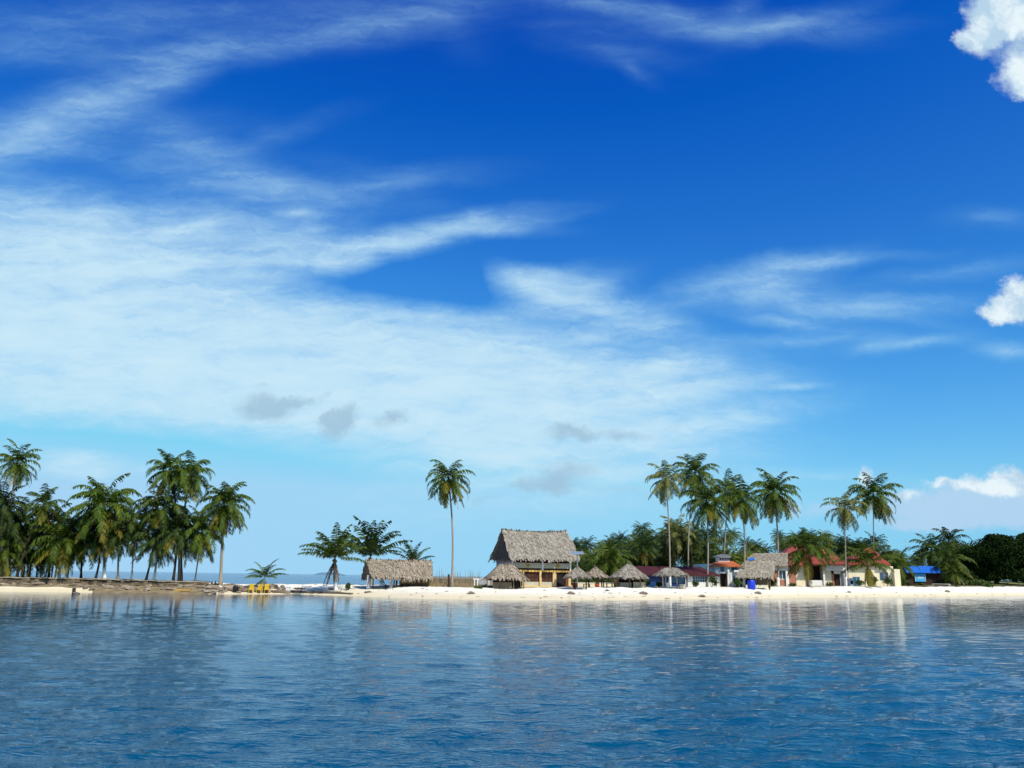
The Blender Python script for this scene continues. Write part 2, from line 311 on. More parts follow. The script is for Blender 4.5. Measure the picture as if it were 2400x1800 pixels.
def sand_mat():
    m = bpy.data.materials.new('coral_sand'); m.use_nodes = True; N = NT(m.node_tree); p = N.n['Principled BSDF']
    p.inputs['Roughness'].default_value = 0.95; p.inputs['Specular IOR Level'].default_value = 0.1
    ge = N.new('ShaderNodeNewGeometry'); pos = N.sep(ge.outputs['Position'])
    n1, _ = N.noise(ge.outputs['Position'], 0.35, 6, 0.6); n2, _ = N.noise(ge.outputs['Position'], 2.2, 5, 0.7)
    z = N.m('ADD', pos[2], N.m('MULTIPLY', N.m('SUBTRACT', n1, 0.5), 0.5))
    dry = N.mix(N.lin(n2, 0.3, 0.75, 0, 1), (0.80, 0.77, 0.68), (0.68, 0.63, 0.52))
    wet = N.mix(N.lin(n2, 0.3, 0.7, 0, 1), (0.68, 0.60, 0.42), (0.58, 0.50, 0.34))
    c = N.mix(N.step(z, 0.15, 1.10), wet, dry)
    c = N.mix(N.lin(N.m('SUBTRACT', n2, N.m('MULTIPLY', n1, 0.3)), 0.50, 0.60, 0, 0.35), c, (0.36, 0.30, 0.22))
    N.l.new(c, p.inputs['Base Color'])
    b = N.new('ShaderNodeBump'); b.inputs['Strength'].default_value = 0.25; b.inputs['Distance'].default_value = 0.12
    N.l.new(n2, b.inputs['Height']); N.l.new(b.outputs[0], p.inputs['Normal'])
    return m
SAND = sand_mat()
DIRT = mat('dry_dirt', (0.30, 0.225, 0.13), (0.10, 0.085, 0.045), 0.8, 0.95, bump=0.5)
YARD = mat('trodden_sand', (0.52, 0.46, 0.34), (0.32, 0.27, 0.19), 0.4, 0.95, bump=0.3)
GRASS = mat('lawn_grass', (0.11, 0.125, 0.025), (0.23, 0.20, 0.06), 0.4, 0.95, bump=0.5)

def water_mat(name, deep, s1, s2, dist, rough=0.04, calm=False):
    m = bpy.data.materials.new(name); m.use_nodes = True; N = NT(m.node_tree); p = N.n['Principled BSDF']
    p.inputs['Base Color'].default_value = (*deep, 1); p.inputs['Roughness'].default_value = rough; p.inputs['IOR'].default_value = 1.16
    p.inputs['Specular IOR Level'].default_value = 0.5
    ge = N.new('ShaderNodeNewGeometry')
    mp = N.new('ShaderNodeMapping'); N.l.new(ge.outputs['Position'], mp.inputs[0]); mp.inputs[2].default_value = (0, 0, R(14)); mp.inputs[3].default_value = (0.45, 1.0, 1)
    a, _ = N.noise(mp.outputs[0], s1, 3, 0.55, 0.6); b, _ = N.noise(mp.outputs[0], s2, 3, 0.6)
    h = N.m('ADD', a, N.m('MULTIPLY', b, 0.40))
    if calm:                                                              # ruffled further out, calm in the lee of the beach
        pg, _ = N.noise(ge.outputs['Position'], 0.05, 2, 0.5)
        h = N.m('MULTIPLY', h, N.m('MULTIPLY', N.lin(N.sep(ge.outputs['Position'])[1], 12, 58, 1.55, 0.12), N.lin(pg, 0.35, 0.65, 0.8, 1.2)))
    bp = N.new('ShaderNodeBump'); bp.inputs['Strength'].default_value = 1.0; bp.inputs['Distance'].default_value = dist
    N.l.new(h, bp.inputs['Height']); N.l.new(bp.outputs[0], p.inputs['Normal'])
    return m
LAGOON = water_mat('lagoon_water', (0.0005, 0.058, 0.128), 2.9, 8.5, 0.058, calm=True)
SEA = water_mat('open_sea_water', (0.006, 0.060, 0.150), 0.7, 2.4, 0.45, 0.1)

# ---------------------------------------------------------------- land
def tab(pairs): xs, ys = zip(*pairs); us = [U(x) for x in xs]; return lambda u: np.interp(u, us, ys)
COAST = tab([(-900, 103), (0, 115.5), (200, 116.6), (400, 115.4), (600, 121.2), (700, 124.0), (800, 119), (1000, 108.2), (1200, 107.6), (1450, 114.8), (1700, 131), (2000, 160), (2200, 183.6), (2400, 215.6), (2700, 260), (3400, 380)])
BERMZ = tab([(-900, 1.75), (0, 1.75), (200, 1.70), (400, 1.52), (485, 1.43), (545, 1.05), (640, 1.12), (760, 1.22), (1200, 1.26), (1700, 1.55), (2000, 1.80), (2400, 2.12), (3400, 2.4)])
BERMD = tab([(-900, 6), (480, 6), (560, 8), (800, 11), (1000, 14), (1200, 15), (1700, 17), (2400, 22), (3400, 30)])
BACKD = tab([(-900, 24), (480, 22), (560, 18), (700, 15), (860, 26), (1000, 60), (1110, 160), (1160, 3000), (3400, 3000)])
def gz(x, y):
    u = x / y; d = y - COAST(u); bz, bd, bk = BERMZ(u), BERMD(u), BACKD(u)
    t = np.clip(d / bd, -1.5, 1)
    front = np.where(t < 0, t * 1.3, bz * (1.25 * t - 0.25 * t * t))
    wl = np.clip((U(505) - u) / (U(505) - U(470)), 0, 1)               # walled part: low strip, then the fill behind the wall
    lo = np.where(d < 4.6, np.where(d < 0, t * 1.3, d / 4.6 * 0.85), np.where(d < 5.6, 0.85, np.minimum(bz, 0.85 + (d - 5.6) * 6)))
    front = front * (1 - wl) + lo * wl
    front = front + np.where(u > U(2120), np.clip((u - U(2120)) * 20, 0, 1) * np.clip((d - bd) * 0.035, 0, 1.5), 0)
    return np.where(d > bk, np.maximum(bz - (d - bk) * 0.35, -2.5), front)
def G(px, Y): x = X(px, Y); return Vector((x, Y, float(gz(x, Y))))

def YC(px, Y):                           # keep things behind the beach crest or the wall
    u = U(px); c = float(COAST(u))
    if px < 500: return max(Y, c + 6.9)
    if px < 560: return max(Y, c + 6.0)
    if px > 1130: return max(Y, c + float(BERMD(u)) + 0.8)
    return Y
def build_land():
    us = np.concatenate([np.linspace(-2.2, U(-60), 40, endpoint=False), np.linspace(U(-60), U(2460), 520), np.linspace(U(2460), 2.6, 40)[1:]])
    ds = np.concatenate([np.linspace(-5, 0, 7, endpoint=False), np.linspace(0, 34, 80, endpoint=False), np.geomspace(34, 2600, 44)])
    UU, DD = np.meshgrid(us, ds); YY = COAST(UU) + DD; XX = UU * YY
    ZZ = gz(XX, YY)
    bump = np.zeros_like(ZZ)
    for k in range(18):
        a = rng.uniform(0, 6.28); w = rng.uniform(1.2, 9); ph = rng.uniform(0, 6.28)
        bump += np.sin((XX * np.cos(a) + YY * np.sin(a)) * 6.28 / w + ph) * 0.007 * w ** 0.5
    ZZ = ZZ + bump * np.clip(DD / 3, 0.15, 1)
    nr, nc = UU.shape
    mb = MB(); mb.v = np.stack([XX, YY, ZZ], -1).reshape(-1, 3).tolist()
    u485, u215, u2130, u1020 = U(490), U(215), U(2125), U(1000)
    for i in range(nr - 1):
        for j in range(nc - 1):
            k = i * nc + j; mb.f.append((k, k + 1, k + nc + 1, k + nc))
            u, d = UU[i, j], DD[i, j]
            if u < u485: mi = (0 if d < 2.6 and u < u215 else 1) if d < 6 else 2
            elif u > u2130: mi = 0 if d < BERMD(u) - 0.5 else 3
            else: mi = 0 if d < BERMD(u) + (2.5 if u > u1020 else 40) else 2
            mb.mi.append(mi)
    o = mb.build('ground', [SAND, DIRT, YARD, GRASS], smooth=True); setp(o, kind='structure')
build_land()

# ---------------------------------------------------------------- water
def build_water():
    us = np.concatenate([np.linspace(-3.2, -0.75, 60, endpoint=False), np.linspace(-0.75, 0.75, 620), np.linspace(0.75, 3.2, 60)[1:]])
    ys = [3.5]
    while ys[-1] < 240: ys.append(ys[-1] + (min(ys[-1] * .0062, .30) if ys[-1] < 132 else .36 if ys[-1] < 215 else 1.0))
    ys = np.array(ys)
    UU, YY = np.meshgrid(us, ys); XX = UU * YY
    sp = np.where(YY < 132, np.minimum(YY * 0.0062, 0.30), np.where(YY < 215, .36, 1.0))
    H = np.zeros_like(XX)
    for k in range(110):
        lam = 0.28 * (3.4 / 0.28) ** rng.random(); a = rng.normal(R(99), R(32)); ph = rng.uniform(0, 6.28)
        amp = 0.0026 * lam ** 0.80 * rng.uniform(0.5, 1.5)
        if lam > 2.5: amp *= 0.6
        fade = np.clip((lam / sp - 2.5) / 3, 0, 1)
        q = (XX * np.cos(a) + YY * np.sin(a)) * 6.2832 / lam + ph
        q = q + 0.7 * np.sin(XX * 0.21 + YY * 0.13 + k)
        H += amp * fade * (np.sin(q) + 0.18 * np.sin(2 * q + 1.3))
    gust = 0.65 + 0.45 * np.sin(XX * 0.05 + 0.6 * np.sin(YY * 0.09)) * np.sin(YY * 0.07 + 1.1)
    H *= gust * np.interp(YY, [0, 30, 60, 90, 125, 240], [1.3, 1.05, .55, .32, .24, .24])
    nr, nc = UU.shape
    mb = MB(); mb.v = np.stack([XX, YY, H], -1).reshape(-1, 3).tolist()
    ii, jj = np.meshgrid(np.arange(nr - 1), np.arange(nc - 1), indexing='ij'); k = (ii * nc + jj).reshape(-1)
    mb.f = np.stack([k, k + 1, k + nc + 1, k + nc], -1).tolist()
    cu = COAST(UU[:-1, :-1]) + 14
    mb.mi = (YY[:-1, :-1] > cu).astype(int).reshape(-1).tolist()
    def sheet(y0, y1, x0, x1, mi):
        mb.poly([(x0, y0, 0), (x1, y0, 0), (x1, y1, 0), (x0, y1, 0)]); mb.mi.append(mi)
    yl = float(ys[-1])
    mb.poly([(-3.2 * yl, yl, 0), (3.2 * yl, yl, 0), (26000, 20000, 0), (-26000, 20000, 0)]); mb.mi.append(1)
    mb.poly([(-60, -60, 0), (60, -60, 0), (3.2 * 3.5, 3.5, 0), (-3.2 * 3.5, 3.5, 0)]); mb.mi.append(0)
    o = mb.build('water', [LAGOON, SEA], smooth=True); setp(o, kind='structure')
build_water()
def far_hill(px0, px1, py, Y, name='distant_island'):
    mb = MB(); n = 24; x0, x1 = X(px0, Y), X(px1, Y); h = Z((px0 + px1) / 2, py, Y)
    k = [];
    for i in range(n + 1):
        t = i / n; x = x0 + (x1 - x0) * t; z = h * max(0.05, math.sin(math.pi * t)) ** 0.5 * random.uniform(0.75, 1.0); k.append((x, z))
    for i in range(n):
        (xa, za), (xb, zb) = k[i], k[i + 1]
        mb.poly([(xa, Y, -1), (xb, Y, -1), (xb, Y + 15, zb), (xa, Y + 15, za)]); mb.poly([(xa, Y + 15, za), (xb, Y + 15, zb), (xb, Y + 90, -1), (xa, Y + 90, -1)])
    setp(mb.build(name, FOGHILL), kind='structure')
far_hill(575, 640, 1337.5, 2600); far_hill(733, 800, 1339.5, 2600)

# ---------------------------------------------------------------- palms
def frond(mb, hub, az, e0, droop, L, rnd, nl=30, wid=0.032, lf=0.235):
    p = Vector(hub); ns = 12; pts = [p.copy()]; tang = []
    yaw = rnd.uniform(-0.25, 0.25)
    for i in range(ns):
        s = (i + 0.5) / ns; e = e0 - droop * s ** 1.75; a = az + yaw * s * s
        t = Vector((math.cos(a) * math.cos(e), math.sin(a) * math.cos(e), math.sin(e))); tang.append(t); p = p + t * (L / ns); pts.append(p.copy())
    tang.append(tang[-1])
    w = L * 0.012
    side = Vector((-math.sin(az), math.cos(az), 0))
    for i in range(ns): # midrib
        a, b = pts[i], pts[i + 1]; w0, w1 = w * (1 - i / ns) + .006, w * (1 - (i + 1) / ns) + .006
        mb.poly([a - side * w0, a + side * w0, b + side * w1, b - side * w1])
    for k in range(nl):
        s = 0.13 + 0.87 * (k + rnd.random() * 0.6) / nl; fi = min(s * ns, ns - 0.001); i = int(fi); q = fi - i
        c = pts[i].lerp(pts[i + 1], q); t = tang[i]
        up = side.cross(t).normalized(); up = up if up.z > 0 else -up
        ll = L * lf * max(0.25, math.sin(math.pi * min(1, 0.18 + 0.75 * s))) ** 0.8
        for sg in (-1, 1):
            if rnd.random() < 0.06: continue
            d = (side * sg * rnd.uniform(0.7, 1.0) + t * rnd.uniform(0.35, 0.75) + Vector((0, 0, -1)) * rnd.uniform(0.35, 1.05) + up * 0.12).normalized()
            tip = c + d * ll * rnd.uniform(0.8, 1.1); mid = c.lerp(tip, 0.5) + Vector((0, 0, 0.06 * ll)); tip.z -= 0.10 * ll
            wv = t * (L * wid * 0.5)
            mb.poly([c - wv * 0.5, c + wv * 0.5, mid + wv, mid - wv]); mb.poly([mid - wv, mid + wv, tip])
def crown(t, hub, L, rnd, nf, green, old, n_old, n_dead, spread=(82, -30), nl=30, hang=1.0, lf=0.235):
    nf = int(nf * 1.5); n_old = int(n_old * 1.5); g = MB(); ga = rnd.uniform(0, 6.28)
    for k in range(nf):
        f = k / max(1, nf - 1); e0 = R(spread[0] + (spread[1] - spread[0]) * f ** 0.85 + rnd.uniform(-9, 9))
        az = ga + k * 2.39996 + rnd.uniform(-0.3, 0.3)
        dr = R((60 + 48 * math.sin(math.pi * min(1, f * 1.1 + 0.1)) + rnd.uniform(-12, 16)) * hang)
        frond(g, hub, az, e0, dr, L * (0.82 + 0.2 * math.sin(math.pi * (0.2 + 0.7 * f))) * rnd.uniform(0.88, 1.08), rnd, nl, 0.032, lf)
    g.build('crown', green, t)
    if n_old:
        g = MB()
        for k in range(n_old): frond(g, hub - Vector((0, 0, .12)), rnd.uniform(0, 6.28), R(rnd.uniform(-70, -22)), R(rnd.uniform(18, 42)), L * rnd.uniform(0.82, 1.06), rnd, nl)
        g.build('old_fronds', old, t)
    if n_dead:
        g = MB()
        for k in range(n_dead): frond(g, hub - Vector((0, 0, .25)), rnd.uniform(0, 6.28), R(rnd.uniform(-78, -50)), R(rnd.uniform(5, 25)), L * rnd.uniform(0.5, 0.75), rnd, nl, 0.045, 0.12)
        g.build('dead_fronds', LEAFX, t)
def trunk_mb(h, dx, dy, bend, r, rnd, n=14):
    pts = []; rad = []
    for i in range(n + 1):
        s = i / n
        x = dx * s + bend * math.sin(math.pi * s); y = dy * s
        pts.append((x, y, -0.35 if i == 0 else h * s)); rad.append(r * (1.55 - 0.55 * min(1, s * 9)) * (1 - 0.38 * s) * rnd.uniform(0.95, 1.05))
    return pts, rad
def palm(base_px, Y, hub_px, hub_py, Rpx, label, white=0.0, bend=0.0, nf=20, old=5, dead=2, nuts=True, tr=0.16, green=None, trunkm=None, seed=0, hang=1.0, spread=(86, -48), group=None, name='coconut_palm', oldm=None, lf=0.235):
    rnd = random.Random(seed * 31 + int(base_px * 7 + hub_py))
    Y = YC(base_px, Y); b = G(base_px, Y); hub = at(hub_px, hub_py, Y) - b
    t = thing(name, label, 'palm tree', b, 0, group)
    k = Y / F; L = Rpx * k * 1.34
    pts, rad = trunk_mb(hub.z, hub.x, rnd.uniform(-.4, .4), bend * k, tr, rnd)
    mb = MB(); mb.tube(pts, rad, 9); mb.build('trunk', trunkm or TRUNK, t, smooth=True)
    hv = Vector(pts[-1])
    if white:
        hw = (white + 5) * k; m2 = MB(); P2 = []; R2 = []
        for i in range(5):
            z = hw * i / 4; s = z / hub.z; P2.append((hub.x * s + bend * k * math.sin(math.pi * s), pts[-1][1] * s, z if i else -.02)); R2.append(tr * (1.60 - 0.55 * min(1, s * 9)) * (1 - .38 * s) + 0.03)
        m2.tube(P2, R2, 10); m2.build('painted_base', LIME, t, smooth=True)
    crown(t, hv, L, rnd, nf, green or LEAF, oldm or LEAFO, old, dead, spread, hang=hang * 1.05, lf=lf)
    if nuts:
        m3 = MB()
        for i in range(9):
            a = rnd.uniform(0, 6.28); m3.lump(hv + Vector((math.cos(a) * .22, math.sin(a) * .22, -.25 - rnd.random() * .3)), .15, .15, .19, .08, 7, 5, rnd)
        m3.build('coconuts', NUT, t, smooth=True)
    return t

gl = 'coconut palms on the walled islet'
palm(14, 118, 40, 1084, 52, 'tall coconut palm at the photo\'s left edge rising above the dark clump', bend=-6, nf=20, seed=1, green=LEAF, group=gl, hang=1.05)
palm(2, 121, 6, 1188, 58, 'dark half-cropped coconut palm low on the photo\'s left edge', nf=24, seed=2, green=LEAFD, group=gl)
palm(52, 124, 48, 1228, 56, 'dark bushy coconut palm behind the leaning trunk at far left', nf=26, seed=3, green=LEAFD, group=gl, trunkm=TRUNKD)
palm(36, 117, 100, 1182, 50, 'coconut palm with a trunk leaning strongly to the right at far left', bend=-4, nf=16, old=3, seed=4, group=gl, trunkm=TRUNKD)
palm(10, 116, 4, 1290, 56, 'low olive-fronded coconut palm cropped by the left edge beside the shelter', nf=20, old=7, seed=5, group=gl, tr=.2)
palm(136, 118, 145, 1264, 66, 'short broad coconut palm in front of the dark shelter with whitewashed base', white=15, nf=24, old=8, dead=3, seed=6, group=gl)
palm(243, 117, 245, 1186, 76, 'big round-crowned coconut palm with bright whitewashed trunk foot', white=21, nf=30, old=10, dead=4, seed=7, group=gl, tr=.2)
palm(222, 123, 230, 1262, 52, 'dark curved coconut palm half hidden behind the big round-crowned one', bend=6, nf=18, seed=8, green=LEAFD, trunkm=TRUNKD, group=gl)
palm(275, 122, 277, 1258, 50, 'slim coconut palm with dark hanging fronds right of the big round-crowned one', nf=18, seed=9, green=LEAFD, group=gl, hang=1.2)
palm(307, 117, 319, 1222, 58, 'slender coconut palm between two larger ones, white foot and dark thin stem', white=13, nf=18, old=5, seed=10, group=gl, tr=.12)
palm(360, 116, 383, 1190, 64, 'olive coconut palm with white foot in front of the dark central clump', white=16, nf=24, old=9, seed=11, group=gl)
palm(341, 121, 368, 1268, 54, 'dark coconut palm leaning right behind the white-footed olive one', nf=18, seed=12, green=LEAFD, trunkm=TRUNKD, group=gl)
palm(405, 120, 398, 1102, 56, 'tallest coconut palm of the islet clump with upright pointed top', bend=14, nf=20, old=4, seed=13, trunkm=TRUNKD, group=gl)
palm(425, 121, 447, 1112, 56, 'tall dark coconut palm just right of the tallest one, drooping to the right', bend=-8, nf=20, old=5, seed=14, trunkm=TRUNKD, green=LEAF, group=gl, hang=1.1)
palm(418, 123, 424, 1242, 62, 'short dark coconut palm filling the middle of the clump', nf=28, seed=15, green=LEAFD, trunkm=TRUNKD, group=gl)
palm(456, 118, 474, 1246, 56, 'low arching coconut palm with thin leaning stem right of the clump', nf=22, old=7, seed=16, group=gl, tr=.11)
palm(517, 116, 524, 1182, 62, 'thick pale-trunked coconut palm at the right end of the wall', nf=28, old=10, dead=3, seed=17, group=gl, tr=.24, hang=1.05)
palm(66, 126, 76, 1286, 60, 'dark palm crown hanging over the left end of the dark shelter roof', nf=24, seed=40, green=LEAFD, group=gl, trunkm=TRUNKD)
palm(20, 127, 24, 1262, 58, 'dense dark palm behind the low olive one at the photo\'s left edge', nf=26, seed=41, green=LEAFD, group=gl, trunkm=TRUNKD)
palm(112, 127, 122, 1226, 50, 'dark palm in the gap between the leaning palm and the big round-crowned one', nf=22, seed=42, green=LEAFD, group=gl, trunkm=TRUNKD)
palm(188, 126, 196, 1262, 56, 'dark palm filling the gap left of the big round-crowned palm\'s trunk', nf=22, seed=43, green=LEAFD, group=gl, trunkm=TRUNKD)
gm = 'coconut palms on the open sand spit'
palm(622, 125, 620, 1352, 40, 'tiny young palm sprouting behind the yellow chairs', nf=9, old=2, dead=0, nuts=False, tr=.08, seed=18, group=gm, spread=(82, 10), hang=.7, lf=.17, name='young_palm')
palm(788, 123, 786, 1308, 68, 'short wide coconut palm left of the open shelter with pale trunk foot', white=16, nf=14, old=0, dead=4, tr=.22, seed=19, group=gm, spread=(88, 8), hang=.62, lf=.20)
palm(872, 134, 868, 1304, 78, 'spiky upright coconut palm behind the left end of the open shelter', nf=13, old=1, dead=1, tr=.2, seed=20, group=gm, green=LEAFD, spread=(89, 20), hang=.55, lf=.19)
palm(965, 136, 968, 1322, 48, 'small palm top showing above the right end of the open shelter roof', nf=9, old=0, dead=0, nuts=False, seed=21, group=gm, spread=(88, 22), hang=.6, lf=.17)
palm(1059, 125, 1051, 1122, 54, 'lone tall coconut palm with curved slim grey trunk standing against open sky', bend=6, nf=19, old=9, dead=3, tr=.17, seed=22, group=gm, hang=1.1)
gr = 'tall coconut palms above the beach huts'
palm(1570, 146, 1560, 1122, 48, 'pale yellowish coconut palm, leftmost of the tall ones on the right', white=22, bend=3, nf=16, old=6, dead=0, green=LEAFP, oldm=LEAFP, seed=23, group=gr, hang=1.1, tr=.15)
palm(1614, 165, 1629, 1110, 54, 'tallest dark green palm of the right group, trunk bowed behind another crown', bend=-7, nf=20, old=6, seed=24, group=gr, hang=1.05)
palm(1657, 152, 1655, 1176, 58, 'spreading coconut palm with straight trunk right of the blue-windowed wall', bend=3, nf=22, old=6, dead=2, seed=25, group=gr)
palm(1694, 180, 1709, 1152, 48, 'coconut palm with slanting pale trunk behind the cupola roof', bend=-2, nf=20, old=5, seed=26, group=gr)
palm(1743, 153, 1738, 1172, 52, 'coconut palm with a white foot at the left end of the steep thatched hall', white=24, bend=4, nf=22, old=6, seed=27, group=gr)
palm(1823, 156, 1815, 1152, 58, 'bushy coconut palm with golden lower fronds and tall white foot by red roof', white=16, bend=4, nf=24, old=9, dead=4, tr=.2, seed=28, group=gr)
palm(1983, 172, 1980, 1190, 46, 'slim pale green coconut palm standing before the red-roofed house doorway', white=16, nf=17, old=4, dead=0, seed=29, group=gr, green=LEAFP, tr=.13)
palm(2048, 214, 2046, 1160, 56, 'rightmost tall coconut palm, dark crown, behind the red-roofed house', nf=22, old=8, dead=3, seed=30, group=gr, tr=.15)
gs = 'short palms along the right shore'
palm(1894, 160, 1892, 1292, 62, 'big low coconut palm covering the middle of the red-roofed house', nf=19, old=4, dead=2, tr=.24, seed=31, group=gs, spread=(84, -20))
palm(2037, 184, 2034, 1322, 58, 'low arching palm before the right wing of the red-roofed house', nf=11, old=2, dead=2, tr=.2, seed=32, spread=(86, -5), hang=.85, group=gs)
palm(2108, 200, 2109, 1324, 40, 'short dark palm beside the cream end wall left of the blue hut', nf=14, old=2, dead=1, trunkm=TRUNKD, seed=33, group=gs)
palm(2182, 245, 2184, 1290, 46, 'dark palm with drooping brown skirt above the blue hut roof', nf=20, old=6, dead=8, seed=34, group=gs, green=LEAFD)
palm(2226, 250, 2224, 1268, 42, 'spiky dark palm standing tallest just right of the blue hut', nf=18, old=4, seed=35, group=gs, green=LEAFD)
palm(2262, 208, 2226, 1312, 48, 'olive palm leaning left in front of the big dark tree', nf=17, old=4, dead=2, seed=36, group=gs, bend=-4)
palm(2236, 212, 2232, 1342, 28, 'small palm with drooping fronds covering the right end of the blue hut', nf=14, old=4, dead=0, nuts=False, seed=37, group=gs)
palm(1432, 148, 1428, 1318, 56, 'brown-skirted low palm between the grey umbrella and the big round hut', nf=20, old=6, dead=8, seed=38, group=gs)
palm(1590, 178, 1588, 1252, 46, 'short pale palm behind the leftmost tall pale palm', nf=18, old=6, dead=6, seed=39, group=gs, green=LEAFP)

# palm grove behind the village
SKY_T = [(1340, 1268), (1352, 1262), (1380, 1256), (1405, 1268), (1430, 1254), (1450, 1246), (1470, 1264), (1503, 1224), (1522, 1252), (1545, 1248), (1580, 1216), (1600, 1240), (1628, 1224), (1660, 1240), (1678, 1232), (1700, 1246), (1728, 1236), (1750, 1260), (1778, 1264), (1800, 1276), (1832, 1240), (1852, 1262), (1880, 1244), (1905, 1240), (1935, 1242), (1960, 1258), (1990, 1252), (2012, 1264), (2035, 1262), (2062, 1250), (2085, 1284), (2105, 1300)]
GROVE = []
def grove_proto(seed, L, green):
    rnd = random.Random(seed)
    t = thing('grove_palm', 'green coconut palm crowded into the dense grove behind the huts', 'palm tree', (0, 0, 0), 0, 'palm grove behind the village')
    pts, rad = trunk_mb(10.0, rnd.uniform(-1, 1), rnd.uniform(-1, 1), rnd.uniform(-.3, .3), .15, rnd)
    mb = MB(); mb.tube(pts, rad, 7); mb.build('trunk', TRUNK, t, smooth=True)
    crown(t, Vector(pts[-1]), L, rnd, 22, green, LEAFO, rnd.randint(3, 7), rnd.choice((0, 2, 4)), nl=22)
    return t
protos = [grove_proto(s, L, m) for s, L, m in ((1, 4.2, LEAFF), (2, 4.6, LEAFD), (3, 4.0, LEAFD), (4, 4.8, LEAFF), (5, 4.4, LEAF), (6, 4.4, LEAFD))]
used = [False] * len(protos)
def grove_place(px, top, Y, i, s):
    rnd = random.Random(int(px * 13 + Y * 7))
    src = protos[i]
    o = src if not used[i] else copy_tree(src); used[i] = True
    b = G(px, Y); h = Z(px, top, Y) - b.z
    sz = max(0.18, (h - 2.6 * s) / 10.0)
    o.location = b; o.rotation_euler = (0, 0, rnd.uniform(0, 6.28)); o.scale = (s, s, s)
    # trunk height follows the palm, crown keeps its size
    for c in o.children:
        hub = 10.0
        if c.name.startswith('trunk'): c.scale = (1, 1, sz / s)
        else: c.location = (0, 0, hub * (sz / s - 1))
rn = random.Random(5)
for k, (px, top) in enumerate(SKY_T): grove_place(px + rn.uniform(-3, 3), top, rn.uniform(215, 250), k % 6, rn.uniform(.75, 1.0))
for px, top in ((2092, 1300), (2112, 1290), (2138, 1312), (2152, 1300), (2170, 1284), (2196, 1292), (2215, 1278), (2240, 1288), (2256, 1270), (2276, 1284), (2300, 1276), (2330, 1268), (2362, 1264), (2390, 1270)): grove_place(px, top, rn.uniform(275, 310), rn.randrange(6), rn.uniform(.8, 1.0))
tops = [t for _, t in SKY_T]; pxs = [p for p, _ in SKY_T]
for k in range(120):
    px = rn.uniform(1345, 1775) if k < 76 else rn.uniform(1835, 2105)
    top = float(np.interp(px, pxs, tops)) + rn.uniform(12, 66); Y = rn.uniform(168, 212) if px < 1740 else rn.uniform(212, 236)
    if px > 1660 and px < 1760: top += 8
    grove_place(px, top, Y, rn.randrange(6), rn.uniform(.75, 1.05))

# ---------------------------------------------------------------- leafy things
def leaves(mb, c, r, n, size, rnd, flat=1.0):
    for i in range(n):
        d = Vector((rnd.gauss(0, 1), rnd.gauss(0, 1), rnd.gauss(0, 1))).normalized(); q = rnd.random() ** 0.4
        p = Vector((c[0] + d.x * r[0] * q, c[1] + d.y * r[1] * q, c[2] + d.z * r[2] * q))
        nrm = (d + Vector((rnd.gauss(0, .6), rnd.gauss(0, .6), rnd.gauss(0, .6)))).normalized(); a = nrm.orthogonal().normalized()
        a = (Matrix.Rotation(rnd.uniform(0, 6.28), 3, nrm) @ a); b = nrm.cross(a); s = size * rnd.uniform(.6, 1.3)
        mb.poly([p - a * s, p + b * s * .45, p + a * s, p - b * s * .45])
def shrub(px, Y, wpx, hpx, label, m=None, name='shrub', cat='shrub', n=260, group='shrubs planted among the huts', seed=0):
    Y = YC(px, Y)
    rnd = random.Random(int(px) + seed); b = G(px, Y); k = Y / F; w, h = wpx * k, hpx * k
    t = thing(name, label, cat, b, 0, group)
    mb = MB()
    for i in range(5): leaves(mb, (rnd.uniform(-.3, .3) * w, rnd.uniform(-.3, .3) * w, h * rnd.uniform(.35, .7)), (w * .32, w * .32, h * .34), n // 5, .16 * h ** .5, rnd)
    mb.build('foliage', m or BUSH, t)
    st = MB()
    for i in range(3): st.tube([(rnd.uniform(-.1, .1), rnd.uniform(-.1, .1), -.05), (rnd.uniform(-.3, .3) * w, rnd.uniform(-.2, .2) * w, h * .55)], [.04, .02], 5)
    st.build('stem', WOOD, t)
    return t
def big_tree(base_px, Y, label, clumps, seed):
    rnd = random.Random(seed); b = G(base_px, Y); k = Y / F
    t = thing('broadleaf_tree', label, 'tree', b, 0, 'dark trees on the right lawn')
    mb = MB(); tr = MB()
    top = Vector((0, 0, 2.2)); tr.tube([(0, 0, -.4), (.05, 0, .6), top], [1.0, .62, .5], 10)
    for px, py, rx, ry, n in clumps:
        c = at(px, py, Y) - b; c.y += rnd.uniform(-5, 5)
        tr.tube([top * .9, top.lerp(c, .5) + Vector((0, 0, .5)), c], [.3, .2, .08], 6)
        leaves(mb, c, (rx * k, rx * k * .9, ry * k), int(n * 1.3), .40, rnd)
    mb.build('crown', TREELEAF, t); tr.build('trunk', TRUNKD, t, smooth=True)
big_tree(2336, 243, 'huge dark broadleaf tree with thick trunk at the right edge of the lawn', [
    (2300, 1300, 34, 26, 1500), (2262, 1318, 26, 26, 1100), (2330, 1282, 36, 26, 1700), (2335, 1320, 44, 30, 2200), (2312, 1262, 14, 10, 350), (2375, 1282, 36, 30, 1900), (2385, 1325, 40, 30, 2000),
    (2290, 1335, 34, 20, 1300), (2346, 1264, 30, 14, 900), (2262, 1300, 30, 22, 1000), (2280, 1348, 40, 16, 1300), (2240, 1332, 22, 18, 700), (2262, 1355, 20, 10, 500), (2390, 1350, 50, 16, 1500), (2320, 1350, 30, 12, 700), (2330, 1300, 60, 40, 2600), (2400, 1300, 60, 44, 2600), (2255, 1345, 18, 16, 500), (2415, 1290, 36, 34, 1700), (2430, 1330, 40, 28, 1600), (2360, 1340, 36, 18, 1100)], 3)
